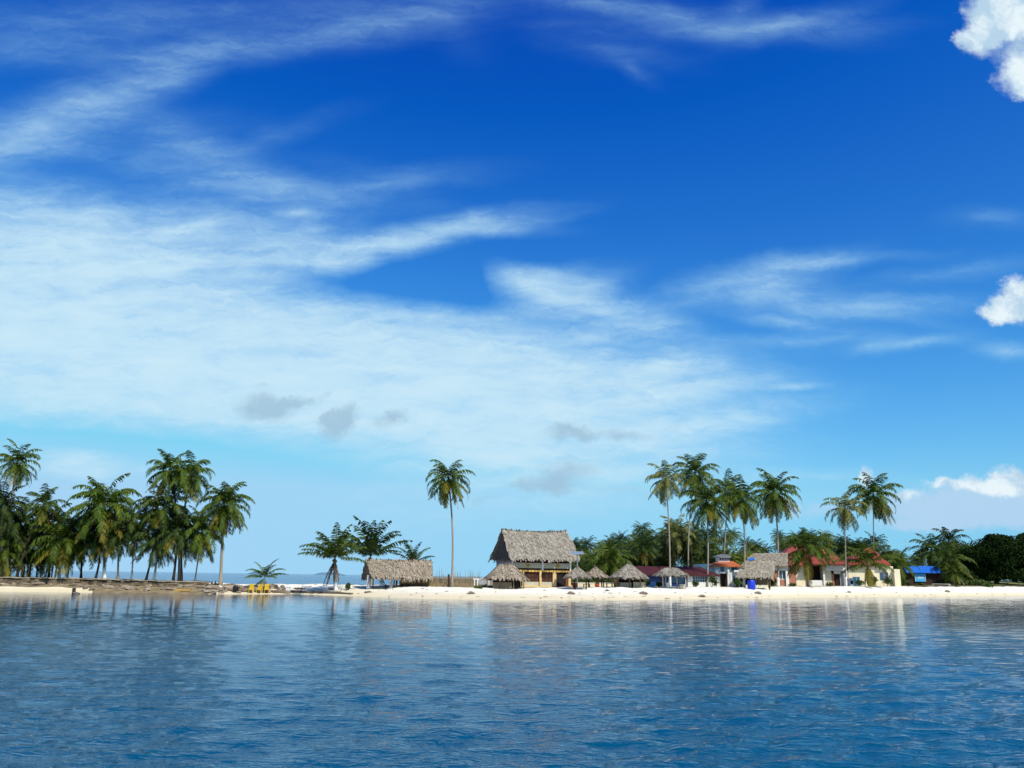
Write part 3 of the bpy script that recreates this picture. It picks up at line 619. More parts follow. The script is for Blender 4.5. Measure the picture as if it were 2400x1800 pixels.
big_tree(2440, 262, 'second dark broadleaf tree cropped by the right edge of the photo', [(2410, 1272, 34, 24, 1300), (2450, 1275, 44, 34, 1700), (2490, 1290, 44, 40, 1700), (2450, 1320, 50, 34, 1700), (2390, 1262, 20, 12, 500)], 4)

mb = MB(); rnd = random.Random(9)
for i in range(620):                                                    # low scrub under the grove
    px = rnd.uniform(1340, 2310); Y = rnd.uniform(182, 262); g0 = G(px, Y)
    h = rnd.uniform(2.0, 5.6) if px < 2100 else rnd.uniform(.8, 2.8)
    if px > 2240: h *= .6
    if i > 470: px = rnd.uniform(2090, 2600); Y = rnd.uniform(300, 380); g0 = G(px, Y); h = rnd.uniform(2.5, 6.5)
    elif px > 1800: Y = max(Y, 222); g0 = G(px, Y)
    leaves(mb, (g0.x, g0.y, g0.z + h * .5), (rnd.uniform(1.5, 3), 1.6, h * .6), 60, .45, rnd)
setp(mb.build('undergrowth', BUSH), 'dense green scrub under the palm grove', 'undergrowth', kind='stuff')

# ---------------------------------------------------------------- thatch
def thatch_slope(mb, a, b, c, d, rnd, dens=9.0, blade=(.10, .75), thick=.22, ragged=.38):
    """slope with ridge a-b and eave d-c; layered blades and a ragged fringe"""
    a, b, c, d = map(Vector, (a, b, c, d))
    n = (b - a if (b - a).length > .01 else c - d).cross(d - a).normalized()
    if n.z < 0: n = -n
    nu, nv = 14, 10; k = len(mb.v)
    for j in range(nv + 1):
        for i in range(nu + 1):
            u, v = i / nu, j / nv; p = a.lerp(b, u).lerp(d.lerp(c, u), v)
            mb.v.append(tuple(p + n * rnd.uniform(-.05, .05)))
    for j in range(nv):
        for i in range(nu): q = k + j * (nu + 1) + i; mb.f.append((q, q + 1, q + nu + 2, q + nu + 1))
    mb.poly([a - n * thick, d - n * thick, c - n * thick, b - n * thick])
    area = ((b - a).length + (c - d).length) / 2 * (d - a).length
    for i in range(int(area * dens)):
        u, v = rnd.random(), rnd.random()
        if (b - a).length < (c - d).length * .6: v = v ** .55
        e0 = a.lerp(b, u); e1 = d.lerp(c, u); p = e0.lerp(e1, v); dn = (e1 - e0).normalized()
        sd_ = n.cross(dn).normalized(); dd = (dn + sd_ * rnd.uniform(-.22, .22)).normalized(); l = blade[1] * rnd.uniform(.6, 1.3); w = blade[0] * rnd.uniform(.5, 1.4)
        q = p + n * rnd.uniform(.02, .07); tp = q + dd * l + n * rnd.uniform(.0, .10)
        mb.poly([q - sd_ * w, q + sd_ * w, tp + sd_ * w * .6, tp - sd_ * w * .6])
    m = int((c - d).length * 9)
    for i in range(m):
        u = (i + rnd.random()) / m; e0 = a.lerp(b, u); e1 = d.lerp(c, u); dn = (e1 - e0).normalized(); sd_ = n.cross(dn).normalized()
        p = e1 - dn * .3 + n * rnd.uniform(-.18, .05); l = .3 + ragged * rnd.random() ** 1.6; w = rnd.uniform(.06, .14)
        tp = p + (dn * .75 + Vector((0, 0, -.5))).normalized() * l
        mb.poly([p - sd_ * w, p + sd_ * w, tp + sd_ * w * .4, tp - sd_ * w * .4])
def tuft_ridge(mb, a, b, rnd, n=90, h=.28):
    a, b = Vector(a), Vector(b); ax = (b - a).normalized(); pr = ax.cross(Vector((0, 0, 1))).normalized()
    for i in range(n):
        p = a.lerp(b, rnd.random()); s = rnd.choice((-1, 1)); tip = p + pr * s * rnd.uniform(.15, .6) + Vector((0, 0, rnd.uniform(-.3, h)))
        w = ax * rnd.uniform(.05, .12); q = p + Vector((0, 0, .03)); mb.poly([q - w, q + w, tip + w * .4, tip - w * .4])
def thatch_cone(mb, apex, rx, ry, ez, rnd, n=14, ridge=0.0, dens=12, blade=(.09, .5)):
    ap = Vector(apex)
    ring = [(ap.x + math.cos(2 * math.pi * i / n) * rx * rnd.uniform(.97, 1.03), ap.y + math.sin(2 * math.pi * i / n) * ry, ez + rnd.uniform(-.05, .05)) for i in range(n)]
    def apx(i): c = math.cos(2 * math.pi * i / n); return (ap.x + ridge * max(-1, min(1, c * 1.6)), ap.y, ap.z)
    for i in range(n):
        A, B = apx(i), apx(i + 1)
        thatch_slope(mb, A, (B[0] + .001, B[1], B[2]), ring[(i + 1) % n], ring[i], rnd, dens, blade, .14, .22)
    for i in range(26):
        a = rnd.uniform(0, 6.28); tp = (ap.x + math.cos(a) * .35 + rnd.uniform(-ridge, ridge), ap.y + math.sin(a) * .35, ap.z + rnd.uniform(-.15, .22)); w = .06
        mb.poly([(ap.x - w, ap.y, ap.z), (ap.x + w, ap.y, ap.z), tp])

# ---- palm-thatched two-storey house
def main_house():
    rnd = random.Random(21); Y0 = 128.5
    o = G(1195, Y0); rz = R(18)
    t = thing('thatched_house', 'large two-storey cream house under a tall steep grey thatched roof', 'house', o, rz)
    W, D, e, rg = 10.9, 9.6, 4.35, 8.75
    wx0, wx1, wy0, wy1 = .55, 10.0, .8, 8.7
    mb = MB()
    thatch_slope(mb, (.15, D / 2, rg), (W - .1, D / 2, rg), (W + .2, -.1, e), (-.1, -.1, e), rnd, 20, (.11, .95), .3, .55)
    thatch_slope(mb, (W - .1, D / 2, rg), (.15, D / 2, rg), (-.1, D + .1, e), (W + .2, D + .1, e), rnd, 8, (.11, .95), .3, .5)
    tuft_ridge(mb, (.1, D / 2, rg), (W, D / 2, rg), rnd, 150)
    mb.v = [(x, y, z - max(0, .26 * math.sin(math.pi * min(1, max(0, x / W))) * (z - e) / (rg - e))) for x, y, z in mb.v]   # old ridge sags a little
    mb.build('thatch_roof', THATCH, t)
    for x, s in ((.42, -1), (W - .35, 1)):
        g = MB(); a = (x, D / 2 - .05, rg - .2); 
        g.poly([(x, .2, e + .1), (x, D - .2, e + .1), (x, D / 2, rg - .15)]); g.poly([(x - s * .2, .2, e + .1), (x - s * .2, D / 2, rg - .15), (x - s * .2, D - .2, e + .1)])
        for i in range(520):
            v = rnd.random() ** .6; hw = (D / 2 - .2) * v; yy = D / 2 + rnd.uniform(-hw, hw); zz = rg - .2 - (rg - e - .2) * v
            l = rnd.uniform(.4, 1.0); w = rnd.uniform(.06, .16); q = x + s * rnd.uniform(.03, .10)
            g.poly([(q, yy - w, zz), (q, yy + w, zz), (q + s * .14, yy + w * .6 + rnd.uniform(-.1, .1), zz - l), (q + s * .14, yy - w * .6, zz - l)])
        g.build('gable_thatch', THATCHG, t)
    f = wy0
    wl = MB()
    wl.box(wx0, wx1, f + .02, f + .22, 2.85, 3.62)                               # band above the ground floor
    wl.build('upper_wall_band', GREYP, t)
    wl = MB(); wl.box(wx0 + .05, wx1 - .05, f + .12, f + .3, .0, .30); wl.box(wx0 + .05, 7.55, f + .12, f + .3, .30, .86); wl.build('lower_wall', GREYP, t)
    wl = MB(); wl.box(wx0, wx0 + .2, f + .25, wy1, 0, 4.6); wl.build('side_wall', GREYW, t)  # left wall's bluish shade is put into its grey
    wl = MB(); wl.box(wx1 - .2, wx1, f + .25, wy1, 0, 4.6); wl.box(wx0 + .2, wx1 - .2, wy1 - .2, wy1, 0, 4.6); wl.build('back_wall', GREYP, t)
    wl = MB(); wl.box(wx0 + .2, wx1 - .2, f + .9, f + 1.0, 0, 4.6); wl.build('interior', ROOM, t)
    wl = MB(); wl.box(wx0 + .1, wx1 - .1, f + .35, f + .6, 3.62, 4.5); wl.build('upper_opening_shade', MAROON, t)  # maroon sheet stands in for the shade inside the upper opening
    wl = MB(); wl.box(wx0 - .05, wx1 + .05, f - .12, f + .2, 2.30, 2.56); wl.build('cream_beam', YELLOWB, t)
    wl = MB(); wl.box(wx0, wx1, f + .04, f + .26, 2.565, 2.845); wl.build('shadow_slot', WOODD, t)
    wl = MB(); wl.box(wx0, 7.6, f - .05, f + .11, .10, .30); wl.build('plinth_rail', CREAM, t)
    for x in (.58, 5.35, 9.85): 
        c = MB(); c.box(x - .12, x + .12, f - .16, f + .02, 2.57, 4.3); c.build('upper_post', WHITE, t)
    for x, w in ((.7, .16), (2.35, .12), (5.05, .16), (7.28, .28), (9.72, .2)):
        c = MB(); c.box(x - w, x + w, f - .10, f + .12, .31, 2.295); c.build('column', CREAM, t)
    for x0, x1 in ((.9, 2.2), (2.5, 4.86), (5.24, 6.96)):
        w = MB(); w.box(x0, x1, f + .13, f + .2, .865, 2.2); wo = w.build('window', SHUT, t)
        nn = max(2, int((x1 - x0) / .5)); m = MB()
        for i in range(nn + 1): xx = x0 + (x1 - x0) * i / nn; m.box(xx - .03, xx + .03, f + .085, f + .125, .87, 2.19)
        m.box(x0, x1, f + .09, f + .12, 1.5, 1.56); m.build('frame', WOODD, wo)
    dr = MB(); dr.box(7.66, 9.05, f + .05, f + .14, .02, 2.1); do = dr.build('door', ROOM, t)
    dr = MB(); dr.box(7.58, 7.66, f + .0, f + .18, 0, 2.2); dr.box(9.05, 9.14, f + .0, f + .18, 0, 2.2); dr.build('frame', WOODD, do)
    dr = MB(); dr.box(9.15, 9.5, f + .02, f + .16, .02, 2.1); dr.build('shutter', WOODR, t)
    for cx in (3.05, 7.85):                                                        # gold cross-shaped ornaments on the band
        g = MB(); cz, y0 = 3.23, f - .05; r = .20
        def dia(ax, az, q): g.poly([(ax - q, y0, az), (ax, y0, az - q), (ax + q, y0, az), (ax, y0, az + q)]); 
        for ax, az in ((-.26, 0), (.26, 0), (0, .26), (0, -.26)): dia(cx + ax, cz + az, .15)
        g.box(cx - .30, cx + .30, y0 + .005, y0 + .05, cz - .05, cz + .05); g.box(cx - .05, cx + .05, y0 + .008, y0 + .05, cz - .30, cz + .30)
        go = g.build('gold_ornament', GOLD, t)
        g2 = MB(); g2.box(cx - .085, cx + .085, y0 - .02, y0 + .0, cz - .085, cz + .085); g2.build('ornament_centre', WOODD, go)
main_house()

def posts(t, pts, h, r=.07, m=None, name='post'):
    for x, y in pts:
        c = MB(); c.tube([(x, y, -.15), (x + random.uniform(-.03, .03), y, h * .5), (x, y, h)], [r, r * .95, r * .9], 8); c.build(name, m or WOOD, t)
# ---- round hut at the house's left corner
def front_hut():
    Y = 123.5; o = G(1187, Y); k = Y / F; rnd = random.Random(4)
    t = thing('thatched_hut', 'low round thatched bar hut in front of the big house\'s left corner', 'hut', o)
    ez = Z(1187, 1356, Y) - o.z; az = Z(1187, 1322, Y) - o.z
    mb = MB(); thatch_cone(mb, (0, 0, az), 50 * k, 2.6, ez, rnd, 16, .9, 16, (.10, .6)); mb.build('thatch_roof', THATCHB, t)
    posts(t, [(-2.7, -1.3), (-.9, -1.9), (1.0, -1.9), (2.4, -1.2), (-2.2, 1.4), (2.1, 1.4)], ez + .25)
    b = MB(); b.box(-1.9, .75, -1.75, -1.6, .0, .78); b.build('counter_panel', WOOD, t)
    b = MB(); b.box(-2.0, .8, -1.95, -1.55, .785, .86); b.build('counter_top', WOODD, t)
    b = MB(); b.box(-1.7, .3, -1.2, -1.1, .9, 1.5); b.build('bar_board', WOODR, t)
    b = MB(); b.box(.85, 1.75, -1.3, -1.2, .02, 1.35); b.build('doorway', ROOM, t)
    b = MB(); b.box(-2.0, 2.0, 1.3, 1.42, .02, 1.4); b.build('back_wall', WOODD, t)
front_hut()
# ---- open long shelter left of the tall palm
def shelter():
    Y = 122.5; o = G(925, Y); k = Y / F; rnd = random.Random(8)
    t = thing('thatched_shelter', 'long open-sided thatched shelter on posts left of the lone tall palm', 'shelter', o, R(4))
    x0, x1 = X(852, Y) - o.x, X(1008, Y) - o.x; ez = Z(925, 1354, Y) - o.z; rz_ = Z(925, 1314, Y) - o.z + .15
    xe0, xe1 = x0 + .1, x1 + .05; D = 4.6
    mb = MB()
    thatch_slope(mb, (x0, D / 2 - .6, rz_), (x1, D / 2 - .6, rz_), (xe1, -.4, ez), (xe0 + 1.0, -.4, ez), rnd, 20, (.10, .6), .2, .32)
    thatch_slope(mb, (x1, D / 2 - .6, rz_), (x0, D / 2 - .6, rz_), (xe0 - .7, D, ez), (xe1, D, ez), rnd, 6, (.10, .6), .2, .3)
    thatch_slope(mb, (x1, D / 2 - .6, rz_), (x1 + .02, D / 2 - .6, rz_), (xe1 + .15, D, ez), (xe1 + .1, -.4, ez), rnd, 10, (.10, .5), .1, .3)
    tuft_ridge(mb, (x0, D / 2 - .6, rz_), (x1, D / 2 - .6, rz_), rnd, 120, .2)
    mb.build('thatch_roof', THATCHB, t)
    g = MB(); thatch_slope(g, (x0 - .02, D / 2 - .6, rz_), (x0, D / 2 - .6, rz_), (xe0 + .95, -.4, ez), (xe0 - .8, D, ez - .1), rnd, 14, (.10, .5), .12, .35); g.build('gable_thatch', THATCHG, t)
    for px, w in ((864, .26), (916, .2), (929, .13), (976, .1), (987, .16)):
        c = MB(); x = X(px, Y) - o.x; c.box(x - w, x + w, .2, .2 + 2 * w, -.1, ez + .3); c.build('post', GREYW if w > .18 else WOODD, t)
    posts(t, [(x0 + 1, D - .4), (x0 + 4, D - .4), (x1 - .4, D - .4)], ez + .2, .09, WOODD)
    b = MB(); b.box(-1.6, .9, 1.0, 1.5, .38, .46); b.box(-1.5, -1.35, 1.05, 1.45, 0, .38); b.box(.7, .85, 1.05, 1.45, 0, .38)
    bo = b.build('bench', WOODD); bo.location = o; setp(bo, 'dark low bench under the open thatched shelter', 'bench')
shelter()

# ---- thatched beach umbrellas and huts
def umbrella(px, Y, apy, epy, rpx, label, pl, ridge=0.0, m=None, group='round thatched huts along the beach', n=14, name='thatched_umbrella', cat='beach umbrella', pm=None):
    o = G(px, Y); k = Y / F; rnd = random.Random(int(px))
    t = thing(name, label, cat, o, 0, group)
    ez = Z(px, epy, Y) - o.z; az = Z(px, apy, Y) - o.z
    mb = MB(); thatch_cone(mb, (0, 0, az), rpx * k, rpx * k * .9, ez, rnd, n, ridge * k, 16, (.10, .55)); mb.build('thatch_roof', m or THATCH, t)
    for dp in pl:
        c = MB(); x = dp * k; y = rnd.uniform(-.3, .3) if len(pl) < 3 else rnd.choice((-.9, .6)); c.tube([(x, y, -.1), (x, y, ez + .35)], [.10, .09], 8); c.build('post', pm or WOODD, t)
    r = MB()
    for i in range(8): a = i * math.pi / 4; r.tube([(0, 0, az - .25), (math.cos(a) * rpx * k * .92, math.sin(a) * rpx * k * .82, ez + .03)], .035, 5)
    r.build('rafters', WOODD, t)
    return t, o, k, ez
umbrella(1353, 126, 1327, 1352, 30, 'small grey thatched umbrella right of the big house with red pot at its foot', (-6, 20))
umbrella(1396, 137, 1328, 1351, 30, 'brownish thatched umbrella half hidden behind the small grey one', (-16, 14), m=THATCHB)
t, o, k, ez = umbrella(1474, 134, 1319, 1353, 45, 'big peaked round thatched hut with wooden half walls, largest on the beach', (-40, -26, 0, 24, 38), name='thatched_hut', cat='hut', pm=WOOD)
b = MB(); b.box(-1.6, .3, -.5, -.4, 0, .75); b.box(.6, 2.3, -.5, -.4, 0, .85); b.build('half_wall', GREYP, t)
b = MB(); b.box(-2.2, 2.4, 1.0, 1.1, 0, 1.45); b.build('back_wall', WOODD, t)
b = MB(); b.box(-2.25, -1.75, .2, .3, 0, 1.3); b.build('cream_panel', CREAM, t)
t, o, k, ez = umbrella(1574, 139, 1331, 1348, 40, 'wide flat-topped thatched hut beneath the pale leftmost tall palm', (-22, -12, 14, 30), ridge=14, name='thatched_hut', cat='hut', pm=GREYW)
b = MB(); b.box(-.9, -.3, -.3, -.2, 0, .75); b.build('half_wall', WHITE, t)
b = MB(); b.box(1.2, 2.2, -.3, -.2, 0, .6); b.build('side_panel', GREYP, t)

# ---------------------------------------------------------------- other buildings
def pb(mb, o, px0, px1, py0, py1, Y, dep):                                # box spanning photo extents at distance Y, dep metres deep
    mb.box(X(px0, Y) - o.x, X(px1, Y) - o.x, Y - o.y, Y - o.y + dep, Z((px0 + px1) / 2, py1, Y) - o.z, Z((px0 + px1) / 2, py0, Y) - o.z)
def part(t, o, name, m, boxes, Y, parent=None):
    if name == 'frame' or parent: groups = [boxes]
    else: groups = [[b] for b in boxes]
    r = None
    for gp in groups:
        mb = MB()
        for b in gp: pb(mb, o, b[0], b[1], b[2], b[3], Y + (b[5] if len(b) > 5 else 0), b[4] if len(b) > 4 else .2)
        r = mb.build(name, m, parent or t)
    return r
def hip(mb, o, px0, px1, ppx, rpx, pye, pyt, Y, dep):                     # hip roof from photo extents
    x0, x1 = X(px0, Y) - o.x, X(px1, Y) - o.x; ze = Z(ppx, pye, Y) - o.z; zt = Z(ppx, pyt, Y + dep / 2) - o.z
    a, b = X(ppx - rpx, Y + dep / 2) - o.x, X(ppx + rpx, Y + dep / 2) - o.x; y0 = Y - o.y; y1 = y0 + dep; ym = (y0 + y1) / 2
    A, B, C, D_, E, F_ = (x0, y0, ze), (x1, y0, ze), (x1, y1, ze), (x0, y1, ze), (a, ym, zt), (b, ym, zt)
    mb.poly([A, B, F_, E]); mb.poly([B, C, F_]); mb.poly([C, D_, E, F_]); mb.poly([D_, A, E])
    n = 26
    for i in range(1, n):                                                 # raised seams down the front slope
        s = i / n; p0 = Vector(A).lerp(Vector(B), s); top = Vector(E).lerp(Vector(F_), min(1, max(0, (p0.x - a) / max(.01, b - a))))
        f = 1.0
        if p0.x < a: f = (p0.x - x0) / (a - x0)
        elif p0.x > b: f = (x1 - p0.x) / (x1 - b)
        zz = ze + (zt - ze) * f; yy = y0 + (ym - y0) * f
        mb.poly([(p0.x - .03, y0, ze + .03), (p0.x + .03, y0, ze + .03), (p0.x + .03, yy, zz + .03), (p0.x - .03, yy, zz + .03)])
    mb.box(x0, x1, y0 - .04, y0 + .0, ze - .22, ze - .01); mb.box(x0, x0 + .05, y0 + .01, y1, ze - .22, ze - .01); mb.box(x1 - .05, x1, y0 + .01, y1, ze - .22, ze - .01)

def long_house():
    Y = 152; o = G(1580, Y)
    t = thing('long_house', 'long low blue-walled house with a dark maroon roof behind the thatched huts', 'house', o)
    r = MB(); x0, x1 = X(1487, Y) - o.x, X(1686, Y) - o.x; ze = Z(1580, 1347, Y) - o.z; zt = Z(1580, 1328, Y + 3) - o.z
    r.poly([(x0 - .2, -.6, ze), (x1 + .2, -.6, ze), (x1 - 2.5, 3, zt), (x0 + .3, 3, zt)]); r.poly([(x1 + .2, -.6, ze), (x1 + .2, 6.6, ze), (x1 - 2.5, 3, zt)])
    r.poly([(x1 + .2, 6.6, ze), (x0 - .2, 6.6, ze), (x0 + .3, 3, zt), (x1 - 2.5, 3, zt)]); r.poly([(x0 - .2, 6.6, ze), (x0 - .2, -.6, ze), (x0 + .3, 3, zt)]); r.box(x0 - .2, x1 + .2, -.65, -.61, ze - .2, ze - .01)
    r.build('roof', DKRED, t)
    part(t, o, 'wall', BLUEW, [(1489, 1566, 1346, 1379, 5), (1566, 1616, 1346, 1379, 5, .3)], Y)
    part(t, o, 'white_wall', WHITE, [(1612, 1684, 1345, 1351, 5), (1612, 1624, 1351, 1364, 5), (1658, 1684, 1351, 1364, 5), (1612, 1684, 1364, 1379, 5)], Y)
    w = part(t, o, 'window', GLASS, [(1625, 1657, 1351.2, 1363.8, .1, .12)], Y)
    part(t, o, 'frame', TEAL, [(1625 + 5.2 * i, 1626 + 5.2 * i, 1351.3, 1363.7, .05, .05) for i in range(1, 6)] + [(1625, 1657, 1357, 1358, .04, .055)], Y, w)
    part(t, o, 'window', GLASS, [(1572, 1604, 1352, 1366, .1, .18)], Y)
    d = part(t, o, 'door', WOODD, [(1548, 1558, 1352, 1378, .1, -.05)], Y)
    part(t, o, 'window', GLASS, [(1500, 1518, 1353, 1364, .1, -.05)], Y)
long_house()

def tower_house():
    Y = 160; o = G(1705, Y)
    t = thing('cupola_house', 'white house with an orange roof topped by a small grey cupola', 'house', o)
    part(t, o, 'wall', TEAL, [(1676, 1738, 1326, 1341, 6), (1640, 1676, 1322, 1345, 5, 1.2)], Y)
    part(t, o, 'lower_wall', WHITE, [(1678, 1688, 1341, 1378, 5), (1712, 1745, 1341, 1378, 5), (1688, 1712, 1341, 1344, 5), (1722, 1742, 1336, 1341, 1, -.4)], Y)
    part(t, o, 'column', WHITE, [(1678, 1684, 1335, 1378, .4, -.6)], Y); part(t, o, 'column', WHITE, [(1706, 1711, 1335, 1378, .4, -.6)], Y)
    part(t, o, 'door', ROOM, [(1690, 1703, 1345, 1378, .2, .5)], Y)
    part(t, o, 'window', GLASS, [(1690, 1699, 1328, 1339, .1, -.08)], Y); part(t, o, 'window', GLASS, [(1716, 1730, 1329, 1338, .1, -.08)], Y); part(t, o, 'window', GLASS, [(1718, 1728, 1349, 1362, .1, -.08)], Y)
    r = MB(); hip(r, o, 1668, 1740, 1703, 18, 1326, 1315, Y - .6, 7); r.build('roof', ORANGE, t)
    c = part(t, o, 'cupola', WHITE, [(1686, 1712, 1304, 1319, 2.2, 2.2)], Y)
    part(t, o, 'window', GLASS, [(1689 + 6 * i, 1693 + 6 * i, 1306, 1313, .1, 2.12) for i in range(4)], Y, c)
    r = MB(); hip(r, o, 1682, 1716, 1699, 6, 1304, 1299, Y + 1.8, 3); r.build('cupola_roof', STEEL, c)
tower_house()

def thatched_hall():
    Y = 152; o = G(1775, Y); rnd = random.Random(14)
    t = thing('thatched_hall', 'grey thatched hall with a long sloping roof and a blue tarp patch', 'hall', o)
    q = lambda px, py, yy: Vector(at(px, py, yy)) - o
    mb = MB()
    thatch_slope(mb, q(1752, 1316, Y + 3.5), q(1818, 1316, Y + 3.5), q(1808, 1353, Y - .6), q(1722, 1353, Y - .6), rnd, 16, (.11, .8), .25, .3)
    thatch_slope(mb, q(1766, 1297, Y + 9), q(1846, 1296, Y + 9), q(1846, 1324, Y + 4.5), q(1738, 1324, Y + 4.5), rnd, 16, (.11, .8), .25, .3)
    thatch_slope(mb, q(1846, 1296, Y + 9), q(1772, 1297, Y + 9), q(1740, 1330, Y + 13), q(1846, 1330, Y + 13), rnd, 4, (.11, .8), .2, .3)
    thatch_slope(mb, q(1816, 1316, Y + 3.5), q(1818, 1316, Y + 3.6), q(1812, 1352, Y + 5), q(1806, 1353, Y - .5), rnd, 10, (.11, .6), .12, .3)
    mb.build('thatch_roof', THATCH, t)
    tp = MB(); a, b, c, d = q(1753, 1313, Y + 5.4), q(1764, 1310, Y + 5.8), q(1769, 1314, Y + 5.0), q(1757, 1318, Y + 4.5)
    n = Vector((0, -.3, .25)); tp.poly([a + n, b + n, c + n, d + n]); tp.poly([a + n * .6, d + n * .6, c + n * .6, b + n * .6]); tp.build('tarp_patch', BLUER, t)
    part(t, o, 'wall', WOOD, [(1770, 1806, 1357, 1378, .15, .9)], Y); part(t, o, 'back_wall', WOODD, [(1735, 1800, 1352, 1378, .15, 4)], Y); part(t, o, 'low_wall', CREAMW, [(1748, 1800, 1371, 1378, .3, -.2)], Y)
    posts(t, [(X(p, Y) - o.x, .4) for p in (1730, 1768, 1805)], Z(1770, 1350, Y) - o.z, .12, WOODD)
thatched_hall()

def red_house():
    Y = 196; o = G(1950, Y)
    t = thing('red_roofed_house', 'cream house with bright red hipped roofs half hidden by low palms', 'house', o)
    for args in ((1822, 1912, 1876, 14, 1325, 1276, Y - 1, 11), (1986, 2092, 2044, 12, 1323, 1290, Y - 1, 11)):
        r = MB(); hip(r, o, *args); r.build('roof', REDROOF, t)
    r = MB(); hip(r, o, 1893, 1989, 1938, 10, 1321, 1288, Y - 2.2, 10); ro = r.build('roof', REDROOF, t)
    r = MB(); hip(r, o, 1922, 1954, 1937, 3, 1296, 1283, Y - .2, 6); r.build('roof_vent', ORANGE, ro)
    r = MB(); hip(r, o, 2030, 2062, 2045, 3, 1294, 1283, Y + 1, 5); r.build('roof_vent', ORANGE, t)
    part(t, o, 'wall', REDW, [(1809, 1826, 1327, 1378, 8), (1826, 1843, 1358, 1378, 8), (1850, 1867, 1327, 1378, 8), (1888, 1898, 1327, 1378, 8), (1950, 1956, 1338, 1378, 6)], Y)
    part(t, o, 'cream_wall', CREAMW, [(1867, 1888, 1327, 1378, 8), (1931, 1950, 1327, 1378, 7), (1990, 2040, 1327, 1378, 7), (2052, 2096, 1327, 1378, 7), (2040, 2052, 1327, 1378, 7, -.4)], Y)
    part(t, o, 'white_band', WHITE, [(1810, 1852, 1328, 1337, .5, -.35), (1936, 1986, 1325, 1338, .5, -.9), (1843, 1850, 1337, 1378, .5, -.35)], Y)
    part(t, o, 'low_wall', WHITE, [(1897, 1931, 1360, 1378, .4, -.6)], Y)
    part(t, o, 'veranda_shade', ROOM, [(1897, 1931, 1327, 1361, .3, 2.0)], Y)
    part(t, o, 'end_pillar', CREAMW, [(2098, 2112, 1334, 1378, 2, -1)], Y)
    part(t, o, 'door', ROOM, [(1956, 1970, 1345, 1378, .3, .3)], Y); part(t, o, 'porch_wall', GREYW, [(1970, 1984, 1338, 1378, 4, .1)], Y); part(t, o, 'lintel', WHITE, [(1950, 1972, 1337.5, 1345, .4, 0)], Y)
    w = part(t, o, 'window', GLASS, [(1827, 1842, 1338, 1358, .2, .2)], Y); part(t, o, 'frame', WHITE, [(1834, 1835.2, 1338, 1358, .1, .05), (1826.2, 1842.8, 1356.5, 1358, .1, .04)], Y, w)
    w = part(t, o, 'window', GLASS, [(2000, 2016, 1352, 1373, .1, -.06)], Y); part(t, o, 'frame', BLUEL, [(2007.4, 2008.6, 1352, 1373, .05, -.12)], Y, w)
    w = part(t, o, 'window', GLASS, [(2064, 2084, 1342, 1360, .1, -.06)], Y); part(t, o, 'frame', REDW, [(2073, 2075, 1342, 1360, .05, -.12)], Y, w)
    for px in (1933, 1986): part(t, o, 'column', WHITE, [(px - 2, px + 2, 1338, 1378, .4, -.9)], Y)
red_house()
def blue_hut():
    Y = 214; o = G(2170, Y)
    t = thing('blue_hut', 'small hut with a bright blue sheet roof and light blue shutter', 'hut', o)
    r = MB(); x0, x1 = X(2126, Y) - o.x, X(2214, Y) - o.x; ze = Z(2170, 1342, Y) - o.z; zt = Z(2170, 1327, Y + 2.4) - o.z
    r.poly([(x0, -.4, ze), (x1 - .6, -.4, ze), (x1, 2.4, zt), (x0 + .3, 2.4, zt)]); r.poly([(x1 - .6, 5, ze), (x0, 5, ze), (x0 + .3, 2.4, zt), (x1, 2.4, zt)])
    r.box(x0, x1 - .6, -.44, -.41, ze - .12, ze - .01)
    for i in range(1, 30): s = i / 30; a = x0 + (x1 - .6 - x0) * s; b_ = x0 + .3 + (x1 - x0 - .3) * s; r.poly([(a - .04, -.4, ze + .04), (a + .04, -.4, ze + .04), (b_ + .04, 2.4, zt + .04), (b_ - .04, 2.4, zt + .04)])
    r.build('roof', BLUER, t)
    part(t, o, 'wall', WOODD, [(2132, 2206, 1342, 1371, 4, .5)], Y)
    s = part(t, o, 'shutter', BLUEL, [(2147, 2170, 1344, 1363, .15, .2)], Y)
    part(t, o, 'frame', TEAL, [(2146, 2147, 1344, 1363, .2, .15), (2170, 2171, 1344, 1363, .2, .15), (2152, 2166, 1352, 1356, .03, .165)], Y, s)
blue_hut()
def far_shed(px0, px1, pyt, pye, pyb, Y, label):
    o = G((px0 + px1) / 2, Y); t = thing('dark_shed', label, 'shed', o)
    x0, x1 = X(px0, Y) - o.x, X(px1, Y) - o.x; ze = Z(px0, pye, Y) - o.z; zt = Z(px0, pyt, Y) - o.z; rnd = random.Random(2)
    mb = MB(); thatch_slope(mb, (x0 + .6, 2, zt), (x1 - .6, 2, zt), (x1, -.2, ze), (x0, -.2, ze), rnd, 12, (.1, .6), .2, .25); thatch_slope(mb, (x1 - .6, 2, zt), (x0 + .6, 2, zt), (x0, 4.2, ze), (x1, 4.2, ze), rnd, 5, (.1, .6), .2, .25)
    mb.build('thatch_roof', THATCHG, t)
    posts(t, [(x0 + .5 + (x1 - x0 - 1) * i / 3, .1) for i in range(4)] + [(x0 + .5, 3.8), (x1 - .5, 3.8), (x0 + 2.2, 3.8)], ze + .1, .1, WOODD)
far_shed(52, 134, 1282, 1318, 1353, 129.5, 'dark open thatched shelter on posts among the palms at far left')

